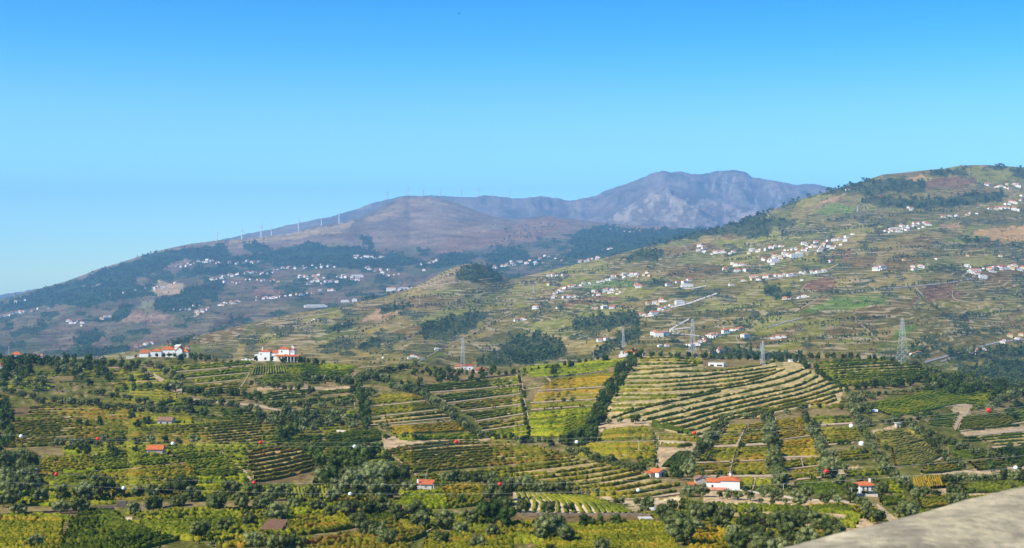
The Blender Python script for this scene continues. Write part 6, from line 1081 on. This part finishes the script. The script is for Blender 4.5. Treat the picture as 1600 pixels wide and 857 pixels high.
for i, (x_, y_, h_, r_) in enumerate([(339.5,376,13,0.9),(378,374.5,14,0.0),(408,371,18,0.05),(424,368.5,12,0.3),(466.5,361.5,15,0.1),(502,353.5,12,0.0),(530,349,14,0.2)]):
    turbine(x_, y_, h_, 2, r_, "white wind turbine on the tan shoulder of the mountain", [-0.9, 1.2, 1.3, 1.1, 1.2, 1.3, 1.2][i])
for i, (x_, y_, h_, r_) in enumerate([(604.5,313,9,0.3),(637,307.5,9,0.0),(661,307,8,0.6),(688,307,8,0.2),(721,308.5,8,0.1),(747,308,9,0.0),(770,307.5,5,0.4),(795,310,8,0.1)]):
    turbine(x_, y_, h_ * 1.3, 4 if x_ > 660 or x_ < 632 else 4, r_, "tiny far wind turbine on the skyline ridge", 0.5)
# ------------------------------------------------------------ power lines with marker balls
def curve3(pts):
    a = np.array(pts, float); t = np.linspace(a[0, 0], a[-1, 0], 260); k = np.polyfit(a[:, 0], a[:, 1], 3 if len(a) > 4 else 2); y = np.polyval(k, t) if len(a) > 3 else np.interp(t, a[:, 0], a[:, 1])
    d = np.exp(np.interp(t, a[:, 0], np.log(a[:, 2]))); return np.stack([(t - CX) / F * d, d, (CY - y) / F * d], 1), k
def power_line(pts, label, r=0.008):
    p, k = curve3(pts); n = len(p); b = MB(); step = 4
    for q in range(0, n - step, step): b.bar(p[q], p[q + step], r, n=5)
    o = b.build('power_line', M['steel'], None); reg(o, label, "power line", pts[0][0], pts[0][1], "power lines crossing the view"); return p, k
def ball(px, py, dpx, d, mat, label):
    r = dpx * d / F / 2; e = empty('marker_ball', ((px - CX) / F * d, d, (CY - py) / F * d)); v = []; f = []; n = 16; m = 10
    for j in range(1, m):
        for i in range(n): a = 2*math.pi*i/n; t = math.pi*j/m; v.append((r*math.sin(t)*math.cos(a), r*math.sin(t)*math.sin(a), r*math.cos(t)))
    v += [(0,0,r),(0,0,-r)]; T_ = len(v) - 2
    for j in range(m - 2):
        for i in range(n): f.append((j*n+i, (j+1)*n+i, (j+1)*n+(i+1)%n, j*n+(i+1)%n))
    for i in range(n): f.append((T_, i, (i+1)%n)); f.append((T_+1, (m-2)*n+(i+1)%n, (m-2)*n+i))
    MB().add(v, f).build('shell', M[mat], e, smooth=True); MB().bar((-r*1.25,0,0), (-r*.98,0,0), r*.12, n=6).bar((r*.98,0,0), (r*1.25,0,0), r*.12, n=6).build('clamp', M['steel'], e)
    reg(e, label, 'marker ball', px, py, 'aviation marker balls on the power lines')
W1 = [(-250,715,500),(88,740,400),(397,755,345),(781,757,295),(1291,736,240),(1900,680,200)]; W2 = [(-250,735,460),(193,762,360),(547,773,310),(997,766,262),(1587,731,215),(1900,700,200)]
W3 = [(-250,665,620),(153,683,520),(407,692,460),(713,693,405),(1085,677,345),(1545,639,290),(1900,600,260)]; W4 = [(-250,660,640),(33,678,545),(270,694,480),(554,700,425),(901,692,370),(1330,664,310),(1900,610,260)]
for w_, lb in ((W1, "upper near power line strung with red balls"), (W2, "lowest power line strung with white balls"), (W3, "highest power line strung with red balls"), (W4, "second highest power line strung with white balls")):
    p_, k_ = power_line(w_, lb)
    for q in w_[1:-1]:
        red = w_ is W1 or w_ is W3; y_ = float(np.polyval(k_, q[0]))
        ball(q[0], y_, 5.8 * (1.0 if q[0] < 1200 else 1.15), q[2], 'red' if red else 'wball', f"{'red' if red else 'white'} ball on the {'near' if w_ in (W1, W2) else 'far'} power line {rel(q[0], q[1])}")
# ------------------------------------------------------------ parapet, viewing terrace, bird
def parapet():
    m, nt, p = nm('parapet_limestone', 0.9, 0.15); n1 = noise(nt, 9, 8); n2 = noise(nt, 40, 6); n3 = noise(nt, 4.5, 4)
    c = ramp(nt, n1.outputs[0], [(0.34, (0.22, 0.20, 0.145)), (0.50, (0.33, 0.30, 0.205)), (0.68, (0.44, 0.40, 0.275))]); d = ramp(nt, n2.outputs[0], [(0.36, (0.72, 0.72, 0.72)), (0.5, (1.0, 0.98, 0.95)), (0.66, (1.15, 1.12, 1.08))]); g = ramp(nt, n3.outputs[0], [(0.36, (0.72, 0.73, 0.75)), (0.52, (1, 1, 1)), (0.7, (1.15, 1.12, 1.05))])
    nt.links.new(mixc(nt, 1.0, mixc(nt, 1.0, c.outputs[0], d.outputs[0], 'MULTIPLY'), g.outputs[0], 'MULTIPLY'), p.inputs['Base Color']); bump(nt, p, n2.outputs[0], 0.7, 0.01)
    a = Vector((0.339, 1.795, 0)); dr = Vector((0.49, 0.485, 0)).normalized(); inn = Vector((dr.y, -dr.x, 0)); a = a - inn * 0.034; e = empty('parapet', a + Vector((0, 0, -1.75)), math.atan2(dr.y, dr.x))
    # local x along the wall, local -y towards the viewer; four long coping stones
    z1 = 1.75 - 0.352
    for k, (x0, x1) in enumerate(((-3.2, -1.5), (-1.495, 0.6 - 1.8), (-1.195, 2.2), (2.206, 4.6))):
        nx = max(4, int((x1 - x0) / 0.05)); prof = [(0.015, -0.16), (0.0, -0.10), (0.0, -0.02), (-0.008, -0.006), (-0.022, 0.0), (-0.12, 0.004), (-0.22, 0.002), (-0.33, -0.002), (-0.375, -0.012), (-0.39, -0.05), (-0.39, -0.16)]
        v = []; f = []
        for i in range(nx + 1):
            x = x0 + (x1 - x0) * i / nx
            for j, (yy, zz) in enumerate(prof): v.append((x, yy + 0.006 * float(fbm(np.array(x * 3.0), np.array(j * .4 + k), 3)), z1 + zz + 0.004 * float(fbm(np.array(x * 5.0), np.array(yy * 9 + k), 3))))
        m_ = len(prof)
        for i in range(nx):
            for j in range(m_ - 1): f.append((i*m_+j, i*m_+j+1, (i+1)*m_+j+1, (i+1)*m_+j))
            f.append((i*m_+m_-1, i*m_, (i+1)*m_, (i+1)*m_+m_-1))
        f.append(tuple(range(m_))); f.append(tuple(range(nx*m_, (nx+1)*m_))[::-1])
        MB().add(v, f).build('coping_stone', m, e, smooth=True)
    MB().box(-3.2, 4.6, -0.35, -0.04, -0.2, z1 - 0.158).build('wall', m, e)
    reg(e, "pale weathered stone parapet, out of focus in the bottom right corner", 'parapet', 1450, 820)
parapet()
o = MB().box(-8, 8, -8, 3.0, -2.1, -1.75).build('viewing_terrace', M['pale_wall'], None); o['kind'] = 'structure'
e = empty('bird', ((718 - CX) / F * 160, 160, (CY - 22) / F * 160), 0.6); MB().add([(0,-.13,0),(.035,0,.02),(0,.12,.01),(-.035,0,.02),(0,0,-.03)], [(0,1,3),(1,2,3),(0,4,1),(1,4,2),(2,4,3),(3,4,0)]).build('body', M['bird'], e)
for sg in (-1, 1): MB().add([(sg*.03,-.04,.02),(sg*.14,-.05,.07),(sg*.27,.03,.04),(sg*.13,.04,.06),(sg*.03,.05,.02),(sg*.1,0,.045)], [(0,1,5),(1,2,5),(2,3,5),(3,4,5),(4,0,5)]).build('wing', M['bird'], e)
reg(e, "tiny dark bird high in the open blue sky", 'bird', 718, 22)
# ------------------------------------------------------------ haze
hz = MB().box(-21000, 21000, -60, 23500, float(Zm.min()) - 1, float(Zm.max()) + 40).build('haze', [], None); hz['kind'] = 'stuff'
hm = bpy.data.materials.new('air'); hm.use_nodes = True; nt = hm.node_tree; nt.nodes.remove(nt.nodes['Principled BSDF']); pv = nt.nodes.new('ShaderNodeVolumePrincipled')
pv.inputs['Color'].default_value = (0.27, 0.60, 1.0, 1); pv.inputs['Density'].default_value = 7.5e-5; pv.inputs['Anisotropy'].default_value = 0.1
nt.links.new(pv.outputs[0], nt.nodes['Material Output'].inputs['Volume']); hz.data.materials.append(hm)
hz['label'] = 'thin bluish summer haze filling the valley'
finish_labels()
